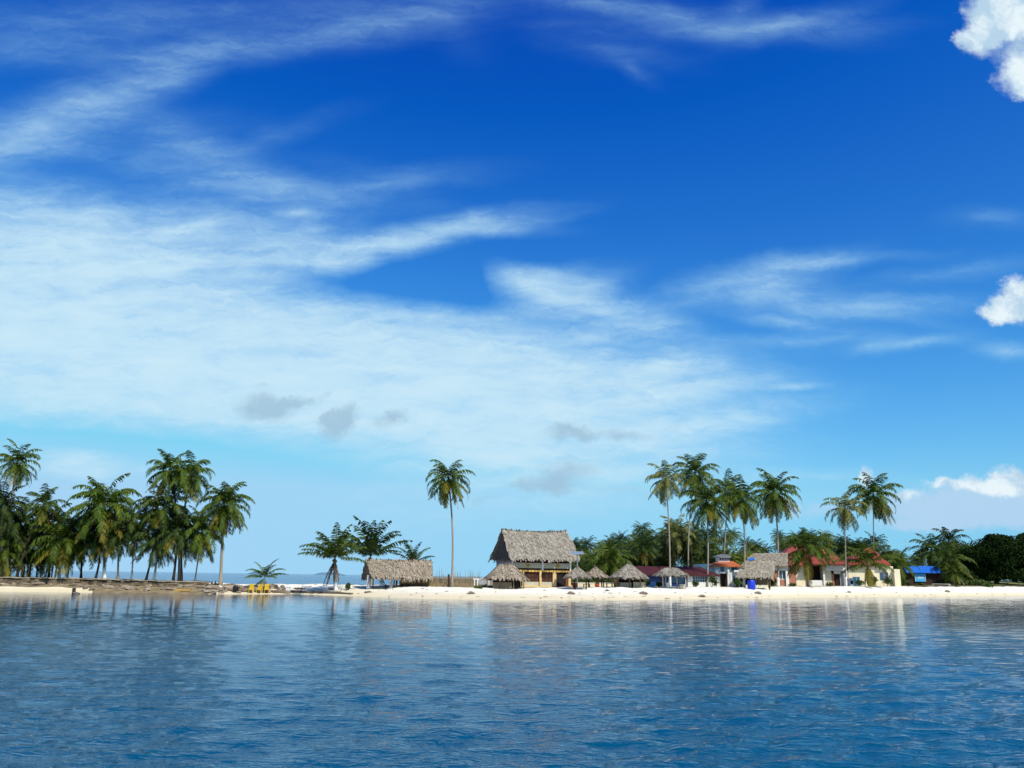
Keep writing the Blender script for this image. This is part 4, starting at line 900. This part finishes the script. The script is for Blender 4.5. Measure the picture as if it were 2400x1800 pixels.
# ---------------------------------------------------------------- retaining wall and shore clutter
def ret_wall():
    t = thing('retaining_wall', 'low rough stone retaining wall along the palm islet\'s shore', 'wall', (0, 0, 0))
    mb = MB(); cp = MB(); rnd = random.Random(3); n = 70
    for i in range(n):
        a, b = -260 + 745 * i / n, -260 + 745 * (i + 1) / n
        ya, yb = float(COAST(U(a))) + 5.6, float(COAST(U(b))) + 5.6
        xa, xb = X(a, ya), X(b, yb); za, zb = float(BERMZ(U(a))) + rnd.uniform(-.05, .04), float(BERMZ(U(b))) + rnd.uniform(-.05, .04)
        m = 5
        for j in range(3):
            z0 = .5 + (za - .5) * j / 3; z1 = .5 + (za - .5) * (j + 1) / 3 - .03
            o1 = rnd.uniform(-.18, .06)
            k = len(mb.v)
            mb.v += [(xa + .02, ya + o1 - .15 * (2 - j), z0), (xb - .02, yb + o1 - .15 * (2 - j), z0), (xb - .03, yb + o1 - .15 * (2 - j) + .1, z1), (xa + .03, ya + o1 - .15 * (2 - j) + .1, z1), (xa, ya + .7, z0), (xb, yb + .7, z0), (xb, yb + .7, z1), (xa, ya + .7, z1)]
            for f in ((0, 1, 2, 3), (3, 2, 6, 7), (1, 5, 6, 2), (4, 0, 3, 7), (5, 4, 7, 6), (4, 5, 1, 0)): mb.f.append(tuple(k + q for q in f))
        k = len(cp.v); h = rnd.uniform(.05, .11)
        cp.v += [(xa, ya - .15, za - .02), (xb, yb - .15, za - .02), (xb, yb + .9, za - .02), (xa, ya + .9, za - .02), (xa, ya - .15, za + h), (xb, yb - .15, za + h), (xb, yb + .9, za + h), (xa, ya + .9, za + h)]
        for f in ((0, 1, 5, 4), (4, 5, 6, 7), (1, 2, 6, 5), (3, 0, 4, 7), (2, 3, 7, 6)): cp.f.append(tuple(k + q for q in f))
    mb.build('stone_courses', WALLM, t); cp.build('coping', WALLT, t)
ret_wall()
rocks = []
def rock_proto(s):
    r = random.Random(s); mb = MB(); mb.lump((0, 0, .25), .55, .45, .32, .28, 9, 6, r); return mb
rk = [rock_proto(s).build('rock', ROCK) for s in range(4)]
rr = random.Random(17); first = [True] * 4
for i in range(120):
    if i < 50: px = rr.uniform(180, 500); d = rr.uniform(1.6, 5.3)
    elif i < 95: px = 490 + 190 * rr.random() ** 1.2; d = rr.uniform(.4, 6.5)
    else: px = rr.uniform(-20, 200); d = rr.uniform(3.9, 5.4)
    u = U(px); Y = float(COAST(u)) + d; x = u * Y; z = float(gz(x, Y)); q = rr.randrange(4)
    o = rk[q] if first[q] else rk[q].copy()
    if not first[q]: col.objects.link(o)
    first[q] = False
    s = rr.uniform(.35, 1.15) * (1.15 if 50 <= i < 95 else .8); o.location = (x, Y, z - .08); o.scale = (s * rr.uniform(.9, 1.9), s, s * rr.uniform(.6, 1.0)); o.rotation_euler = (0, 0, rr.uniform(0, 6.28))
    setp(o, 'rough grey-brown stone lying in the rubble along the islet shore', 'rock', 'rubble stones along the islet shore')
def log(px0, px1, d, label, r=.16, tilt=0.0, m=None):
    u0, u1 = U(px0), U(px1); pts = []
    rl = random.Random(int(px0))
    for i in range(7):
        u = u0 + (u1 - u0) * i / 6; Y = float(COAST(u)) + d + rl.uniform(-.15, .15); pts.append(Vector((u * Y, Y, float(gz(u * Y, Y)) + r * .7 + tilt * i / 6 + rl.uniform(-.03, .05))))
    b = pts[3].copy(); mb = MB(); mb.tube([p - b for p in pts], [r, r * 1.1, r, r * .95, r * .9, r * .8, r * .5], 8)
    for i in (2, 4): mb.tube([pts[i] - b, pts[i] - b + Vector((rl.uniform(.1, .5), -.3, rl.uniform(.3, .6)))], [r * .4, r * .2], 5)
    o = mb.build('driftwood_log', m or LOG, smooth=True); o.location = b; setp(o, label, 'log', 'driftwood on the spit')
log(560, 640, 1.6, 'thick dark driftwood log at the water\'s edge below the yellow chairs', .26)
log(640, 738, 1.2, 'long thin driftwood log lying along the waterline on the sand spit', .20)
log(730, 828, 1.3, 'driftwood log reaching furthest right along the sand spit waterline', .17)
log(500, 570, 2.2, 'driftwood log wedged among the rubble right of the wall end', .22)
log(484, 512, 3.4, 'black fallen trunk piece at the end of the stone wall', .30, .25, TRUNKD)
log(690, 714, 4.5, 'short branch stranded on the upper sand of the spit', .12)
def mound(px, py, wpx, label, hp=6, name='litter_heap'):
    Y = 100.0                                                             # find where the sight line meets the sand
    for i in range(4000):
        p = at(px, py, Y)
        if p.z < gz(p.x, Y): break
        Y += .05
    k = Y / F; rnd = random.Random(int(px)); o = Vector((p.x, Y, float(gz(p.x, Y))))
    mb = MB(); w, h = wpx * k / 2, hp * k; mb.lump((0, 0, h * .15), w * .8, w * .6, h * .7, .22, 12, 6, rnd)
    for i in range(90):
        a = rnd.uniform(0, 6.28); q = rnd.random() ** .6; x, y = math.cos(a) * w * q, math.sin(a) * w * .7 * q; z = h * (1 - q) + .02; l = rnd.uniform(.15, .4); b = rnd.uniform(0, 6.28)
        mb.poly([(x, y, z), (x + .05, y + .03, z + .02), (x + math.cos(b) * l, y + math.sin(b) * l, max(.01, z + rnd.uniform(-.12, .12)))])
    ob = mb.build(name, DEBRIS); ob.location = o; setp(ob, label, 'litter heap', 'raked heaps on the beach')
mound(1104, 1392, 20, 'brown heap of beach litter on the sand below the white post'); mound(1338, 1393, 24, 'brown heap of beach litter below the small grey umbrella', 7)
mound(1508, 1393, 24, 'brown heap of beach litter below the big peaked hut', 7); mound(1776, 1392, 20, 'brown heap of beach litter below the sloping thatched hall')
mound(1645, 1398, 20, 'flat dark litter patch nearest the waterline below the blue window wall', 4); mound(2220, 1387, 14, 'small litter heap at far right below the lawn', 4)
mound(1423, 1385, 10, 'tiny litter scrap high on the sand below the brown-skirted palm', 3); mound(863, 1389, 20, 'flat litter patch on sand below the open shelter\'s left post', 4); mound(780, 1382, 24, 'low litter heap near the foot of the wide short palm', 4)
mound(1990, 1388, 10, 'tiny litter scrap on the sand below the red-roofed house doorway', 2)

# old mooring post in the shallows
b = G(175, 109.2); t = thing('mooring_post', 'short dark wooden stump standing in the shallows off the walled islet', 'post', (b.x, b.y, -.3))
mb = MB(); mb.tube([(0, 0, -.4), (.02, 0, .3), (0, 0, 1.0)], [.34, .22, .2], 9); mb.build('stump', TRUNKD, t); mb = MB(); mb.lump((.35, -.1, .32), .5, .35, .2, .25); mb.build('stone_footing', ROCK, t)

# yellow plastic chairs
def chair(px, Y, rz, label, src=None):
    o = G(px, Y)
    if src: t = copy_tree(src); t.location = o; t.rotation_euler = (0, 0, rz); t['label'] = label; return t
    t = thing('plastic_chair', label, 'chair', o, rz, 'yellow chairs on the spit')
    w = .34
    b = MB(); b.box(-w, w, -.3, .3, .42, .48); b.build('seat', YEL, t)
    b = MB()
    for i in range(5): x = -w + .02 + i * (2 * w - .14) / 4; b.box(x, x + .1, .28, .33, .5, 1.1)
    b.box(-w, w, .275, .335, 1.02, 1.14); b.build('backrest', YEL, t)
    for sx in (-1, 1):
        b = MB(); b.box(sx * w - .04, sx * w + .04, -.3, .3, .64, .69); b.build('armrest', YEL, t)
        for sy in (-.27, .27): b = MB(); b.tube([(sx * (w + .02), sy, 0), (sx * w, sy, .64)], [.035, .04], 6); b.build('leg', YEL, t)
    return t
c0 = chair(590, 121.5, R(8), 'leftmost of the three yellow plastic chairs, set apart on the spit'); chair(609, 122, R(-12), 'middle yellow plastic chair beside the tiny young palm', c0); chair(626, 122.5, R(15), 'rightmost yellow plastic chair in front of the tiny young palm', c0)
for c in (c0,): c.scale = (.85, .9, 1.1)
for c in [x for x in col.objects if x.name.startswith('plastic_chair.')]: c.scale = (.85, .9, 1.1)
# small things on the islet
def lathe(mb, prof, n=14, c=(0, 0)):
    k = len(mb.v)
    for r, z in prof:
        for j in range(n): a = 2 * math.pi * j / n; mb.v.append((c[0] + r * math.cos(a), c[1] + r * math.sin(a), z))
    for i in range(len(prof) - 1):
        for j in range(n): mb.f.append((k + i * n + j, k + i * n + (j + 1) % n, k + (i + 1) * n + (j + 1) % n, k + (i + 1) * n + j))
    mb.f.append(tuple(k + (len(prof) - 1) * n + j for j in range(n)))
def barrel(px, Y, r, h, m, label, name='barrel', cat='barrel', lid=None):
    o = G(px, Y); t = thing(name, label, cat, o); mb = MB()
    lathe(mb, [(r * .9, 0), (r, h * .1), (r * 1.03, h * .32), (r * .98, h * .34), (r * 1.03, h * .37), (r * 1.03, h * .63), (r * .98, h * .66), (r * 1.03, h * .69), (r, h * .92), (r * .92, h)]); mb.build('body', m, t, smooth=False)
    mb = MB(); lathe(mb, [(r * .5, h), (r * .5, h + .06), (r * .3, h + .09)]); mb.build('lid', lid or m, t)
barrel(553, 121, .36, .85, BLACK, 'black drum standing left of the yellow chairs on the spit')
barrel(1761, 149.5, .66, 1.5, BLUEP, 'big bright blue water tank in front of the sloping thatched hall', 'water_tank', 'water tank')
barrel(1529, 141, .36, .62, BLUEL, 'small light blue drum before the navy wall between two round huts')
o = G(676, 124); t = thing('white_bin', 'white upright bin standing alone on the sand spit', 'bin', o); mb = MB(); mb.box(-.26, .26, -.25, .25, 0, .82); mb.build('body', WHITE, t); mb = MB(); mb.box(-.29, .29, -.28, .28, .825, .90); mb.build('lid', WHITE, t)
o = G(428, 117.8); t = thing('yellow_canoe', 'small upturned yellow-brown canoe at the foot of the dark palms', 'boat', o, R(6)); mb = MB()
n = 12; k = []
for i in range(n + 1):
    s = i / n; w = .34 * math.sin(math.pi * s) ** .5 + .01; x = -1.35 + 2.7 * s; h = .34 * math.sin(math.pi * s) ** .35 + .02
    mb.v += [(x, -w, .0), (x, -w * .7, h * .75), (x, 0, h), (x, w * .7, h * .75), (x, w, .0)]
for i in range(n):
    for j in range(4): mb.f.append((i * 5 + j, i * 5 + j + 1, i * 5 + j + 6, i * 5 + j + 5))
mb.build('hull', mat('faded_yellow_hull', (.42, .27, .06), (.25, .15, .05), 1.5, .7), t); mb = MB(); mb.tube([(-1.2, 0, .2), (0, 0, .36), (1.2, 0, .2)], .03, 5); mb.build('keel_strip', WOODD, t)
# fence, posts and reeds left of the big house
def fence():
    Y = 127; o = G(1068, Y); t = thing('plank_fence', 'low weathered plank fence behind the lone tall palm', 'fence', o); rnd = random.Random(6)
    for i in range(9):
        x = X(1018 + 12 * i, Y) - o.x; c = MB(); c.box(x - .05, x + .05, 0, .1, -.1, 1.25 + rnd.uniform(-.1, .1)); c.build('post', WOOD, t)
    for z in (.25, .58, .9): c = MB(); c.box(X(1018, Y) - o.x, X(1114, Y) - o.x, -.04, -.002, z, z + .16); c.build('rail', WOOD, t)
fence()
o = G(1051, 124.2); t = thing('wooden_post', 'thick dark wooden post just left of the lone tall palm', 'post', o); mb = MB(); mb.tube([(0, 0, -.2), (.03, 0, .9), (0, 0, 1.75)], [.16, .14, .13], 8); mb.build('shaft', WOODD, t); mb = MB(); mb.tube([(0, 0, 1.75), (0, 0, 1.8)], [.15, .11], 8); mb.build('cap', WOODD, t)
o = G(1116, 123); t = thing('timber_gatepost', 'white painted timber frame between the plank fence and the round bar hut', 'post', o)
for x in (-.22, .2): mb = MB(); mb.box(x - .06, x + .06, -.06, .06, -.05, 1.1); mb.build('post', WHITE, t)
mb = MB(); mb.box(-.42, .42, -.07, .07, 1.105, 1.24); mb.build('crossbar', WHITE, t)
o = G(1129, 125.5); t = thing('board_screen', 'grey upright board screen left of the round bar hut', 'screen', o); mb = MB()
for i in range(7): x = -.7 + .2 * i; mb.box(x + .01, x + .19, 0, .06, 0, 1.15 + .06 * (i % 3))
mb.build('boards', GREYW, t); mb = MB(); mb.box(-.7, .7, -.05, -.002, .3, .4); mb.build('rail', WOOD, t)
mb = MB(); rnd = random.Random(12)
for i in range(5200):
    px = rnd.uniform(938, 1125); Y = rnd.uniform(127.6, 136) if i < 3600 else rnd.uniform(125.2, 126.9); g0 = G(px, Y); h = (rnd.uniform(.7, 1.7) if i < 3600 else rnd.uniform(.25, .8)) * (1.0 if rnd.random() < .96 else 1.9)
    lx, ly = rnd.gauss(0, .18), rnd.gauss(0, .18); w = .022
    mb.poly([(g0.x - w, Y, g0.z), (g0.x + w, Y, g0.z), (g0.x + lx * .5 + w * .8, Y + ly * .5, g0.z + h * .6), (g0.x + lx, Y + ly, g0.z + h)])
setp(mb.build('dry_reeds', REED), 'tall dry straw-coloured reeds behind the plank fence', 'reeds', kind='stuff')
def grass_patch(px0, px1, Y0, Y1, n, label, h0=.3):
    mb = MB(); r = random.Random(int(px0))
    for i in range(n):
        px = r.uniform(px0, px1); Y = YC(px, r.uniform(Y0, Y1)); g0 = G(px, Y); h = h0 * r.uniform(.4, 1.3); w = .05; lx = r.gauss(0, .1)
        mb.poly([(g0.x - w, Y, g0.z - .02), (g0.x + w, Y, g0.z - .02), (g0.x + lx, Y + r.gauss(0, .1), g0.z + h)])
    setp(mb.build('grass', BUSH), label, 'grass', kind='stuff')
grass_patch(1112, 1160, 120.6, 122.6, 900, 'short green grass patch before the round bar hut')
grass_patch(2120, 2480, 206, 250, 4200, 'sparse olive lawn grass around the big dark tree', .35)
# sea-grape ball and shrubs
shrub(815, 124, 13, 16, 'round dark green bush alone on the sand left of the open shelter', n=500, group='shrubs on the spit')
for px, Y, w, h, lb in ((1668, 149, 26, 26, 'bushy shrub between the straight trunk and the white house columns'), (1722, 149, 26, 24, 'green shrub left of the white-footed palm by the thatched hall'), (1515, 141, 16, 18, 'leafy shrub right beside the big peaked hut'),
    (1545, 141, 14, 14, 'low shrub beneath the wide flat-topped hut\'s left edge'), (1632, 148, 18, 15, 'low shrub under the blue window of the white wall'), (1808, 153, 16, 18, 'shrub between the thatched hall and the terracotta wall'),
    (1857, 160, 16, 10, 'low shrub at the foot of the terracotta wall'), (1940, 162, 24, 13, 'low spreading shrub beside the dark doorway of the red-roofed house'), (2018, 163, 22, 16, 'dark shrub under the pale blue window of the red-roofed house'),
    (2046, 164, 22, 26, 'taller shrub in front of the right wing under the arching palm'), (2078, 168, 26, 24, 'broad shrub left of the cream end pillar'), (2122, 182, 20, 18, 'large shrub at the left end of the blue hut'), (2160, 196, 18, 10, 'low dark shrub under the light blue shutter')):
    shrub(px, Y, w, h, lb)
# solar lamp
o = G(1353, 128.4); t = thing('solar_lamp', 'tall grey lamp pole carrying a tilted solar panel beside the big house', 'lamp post', o)
hz = Z(1353, 1297, 128.4) - o.z
mb = MB(); mb.tube([(0, 0, -.1), (0, 0, hz)], [.09, .07], 10); mb.build('pole', STEEL, t)
mb = MB(); k = len(mb.v); mb.v += [(-.95, -.45, hz - .12), (.95, -.45, hz - .16), (.95, .45, hz + .22), (-.95, .45, hz + .26), (-.95, -.45, hz - .06), (.95, -.45, hz - .10), (.95, .45, hz + .28), (-.95, .45, hz + .32)]
for f in ((3, 2, 1, 0), (4, 5, 6, 7), (0, 1, 5, 4), (1, 2, 6, 5), (2, 3, 7, 6), (3, 0, 4, 7)): mb.f.append(f)
mb.build('solar_panel', PANEL, t); mb = MB(); mb.box(-.12, .12, -.9, -.1, hz - .75, hz - .62); mb.build('lamp_head', STEEL, t)
# pots, tables, dark drums among the umbrellas
def pot(px, Y, label, r=.38, h=.75, m=None):
    Y = YC(px, Y)
    o = G(px, Y); t = thing('flower_pot', label, 'pot', o, 0, 'pots among the umbrellas'); mb = MB(); lathe(mb, [(r * .6, 0), (r, h * .5), (r * .85, h * .85), (r, h)]); mb.build('pot_body', m or ORANGEP, t)
    mb = MB(); rr_ = random.Random(int(px)); leaves(mb, (0, 0, h + .1), (r * .8, r * .8, .16), 40, .1, rr_); mb.build('plant', BUSH, t)
pot(1347, 124.6, 'red clay pot at the foot of the small grey umbrella\'s post'); pot(1399, 135, 'red clay pot under the brownish umbrella', .34, .6)
def table(px, Y, label, w, h, m, mt=None):
    Y = YC(px, Y)
    o = G(px, Y); t = thing('table', label, 'table', o, 0, 'tables and counters along the beach'); mb = MB(); mb.box(-w, w, -.35, .35, h - .07, h); mb.build('table_top', mt or m, t)
    for sx in (-1, 1):
        for sy in (-.28, .28): mb = MB(); mb.box(sx * (w - .08) - .05, sx * (w - .08) + .05, sy - .05, sy + .05, 0, h - .072); mb.build('leg', m, t)
table(1375, 126.5, 'small dark table beneath the small grey umbrella', .5, .55, WOODD); table(1409, 135.5, 'dark tall counter table between two umbrellas and the big hut', .45, 1.15, WOODD)
table(1432, 131, 'dark low table left of the big peaked hut', .7, .7, WOODD); table(1446, 130.5, 'dark square table touching the big peaked hut\'s left side', .45, .75, WOODD)
table(2205, 208, 'long white bench table at the edge of the right lawn', 2.1, .5, WHITE); table(2240, 222, 'red-brown table with pale top on the right lawn', 1.5, 1.0, WOODR, CREAMW)
table(2058, 163, 'yellow low table in front of the red-roofed house\'s right wing', 1.4, .6, CREAM); table(1784, 151, 'pale bench before the sloping thatched hall', 1.6, .45, CREAMW)
o = G(1993, 189); t = thing('white_booth', 'white square booth with dark hatch right of the red-roofed house doorway', 'booth', o); mb = MB(); mb.box(-.5, .5, -.4, .4, 0, 1.75); mb.build('body', WHITE, t); mb = MB(); mb.box(-.05, .42, -.46, -.402, .5, 1.2); mb.build('hatch', WOODD, t)
# low kerb wall behind the umbrellas and at the lawn edge
o = G(1390, 141); t = thing('low_wall', 'low cream garden wall behind the beach umbrellas', 'wall', o); mb = MB(); mb.box(X(1342, 141) - o.x, X(1460, 141) - o.x, 0, .25, -.1, .62); mb.build('wall_body', CREAMW, t); mb = MB(); mb.box(X(1341, 141) - o.x, X(1461, 141) - o.x, -.04, .29, .622, .7); mb.build('coping', WHITE, t)
mb = MB(); rnd = random.Random(31)
for i in range(60): px = rnd.uniform(1345, 1440); Y = rnd.uniform(142, 146); g0 = G(px, Y); leaves(mb, (g0.x, Y, g0.z + .7), (.6, .4, .7), 40, .18, rnd)
setp(mb.build('hedge', BUSH), 'clipped green hedge behind the low cream garden wall', 'hedge')
o = Vector((0, 0, 0)); t = thing('lawn_kerb', 'dark low kerb along the seaward edge of the right lawn', 'kerb', o); mb = MB(); cp = MB()
for i in range(40):
    a, b = 2150 + 9 * i, 2150 + 9 * (i + 1); ua, ub = U(a), U(b); ya, yb = float(COAST(ua) + BERMD(ua)) - .4, float(COAST(ub) + BERMD(ub)) - .4; xa, xb = ua * ya, ub * yb; za = float(BERMZ(ua))
    for M_, z0, z1, q in ((mb, za - .3, za + .16, 0), (cp, za + .164, za + .22, -.04)):
        k = len(M_.v); M_.v += [(xa, ya + q, z0), (xb, yb + q, z0), (xb, yb + .3, z0), (xa, ya + .3, z0), (xa, ya + q, z1), (xb, yb + q, z1), (xb, yb + .3, z1), (xa, ya + .3, z1)]
        for f in ((3, 2, 1, 0), (4, 5, 6, 7), (0, 1, 5, 4), (1, 2, 6, 5), (2, 3, 7, 6), (3, 0, 4, 7)): M_.f.append(tuple(k + w for w in f))
mb.build('kerb_body', WOODD, t); cp.build('kerb_top', WOOD, t)
# radio masts
def mast(px, Y, top, label):
    o = G(px, Y); t = thing('radio_mast', label, 'mast', o, 0, 'thin masts behind the village'); h = Z(px, top, Y) - o.z
    mb = MB(); mb.tube([(0, 0, 0), (0, 0, h)], [.07, .035], 6); mb.build('pole', STEEL, t); mb = MB()
    for z in (.80, .9): mb.tube([(-.4, 0, h * z), (.4, 0, h * z)], .02, 5)
    mb.build('crossarm', STEEL, t)
mast(2130, 232, 1264, 'thin grey mast above the shrubs left of the blue hut'); mast(1754, 210, 1212, 'thin grey mast right of the straight white-footed palm crown')

mb = MB(); rnd = random.Random(77)
for i in range(150):                                                      # scattered leaves, twigs and weed left by the tide
    px = rnd.uniform(560, 2420); u = U(px); d = rnd.choice((1.6, 3.4, 7.5, 0)) + rnd.gauss(0, .5) if rnd.random() < .6 else rnd.uniform(1, 16)
    d = max(.8, d); Y = float(COAST(u)) + d; x = u * Y; z = float(gz(x, Y)) + .035; a = rnd.uniform(0, 6.28); l = rnd.uniform(.08, .34); w = rnd.uniform(.03, .09)
    ca, sa = math.cos(a), math.sin(a); h = rnd.uniform(.02, .09)
    mb.poly([(x - ca * l - sa * w, Y - sa * l + ca * w, z), (x + ca * l - sa * w, Y + sa * l + ca * w, z), (x + ca * l, Y + sa * l, z + h), (x - ca * l, Y - sa * l, z + h)])
    mb.poly([(x - ca * l + sa * w, Y - sa * l - ca * w, z), (x + ca * l + sa * w, Y + sa * l - ca * w, z), (x + ca * l, Y + sa * l, z + h), (x - ca * l, Y - sa * l, z + h)])
setp(mb.build('beach_litter', DEBRIS), 'scattered dry leaves and weed on the pale beach sand', 'litter', kind='stuff')
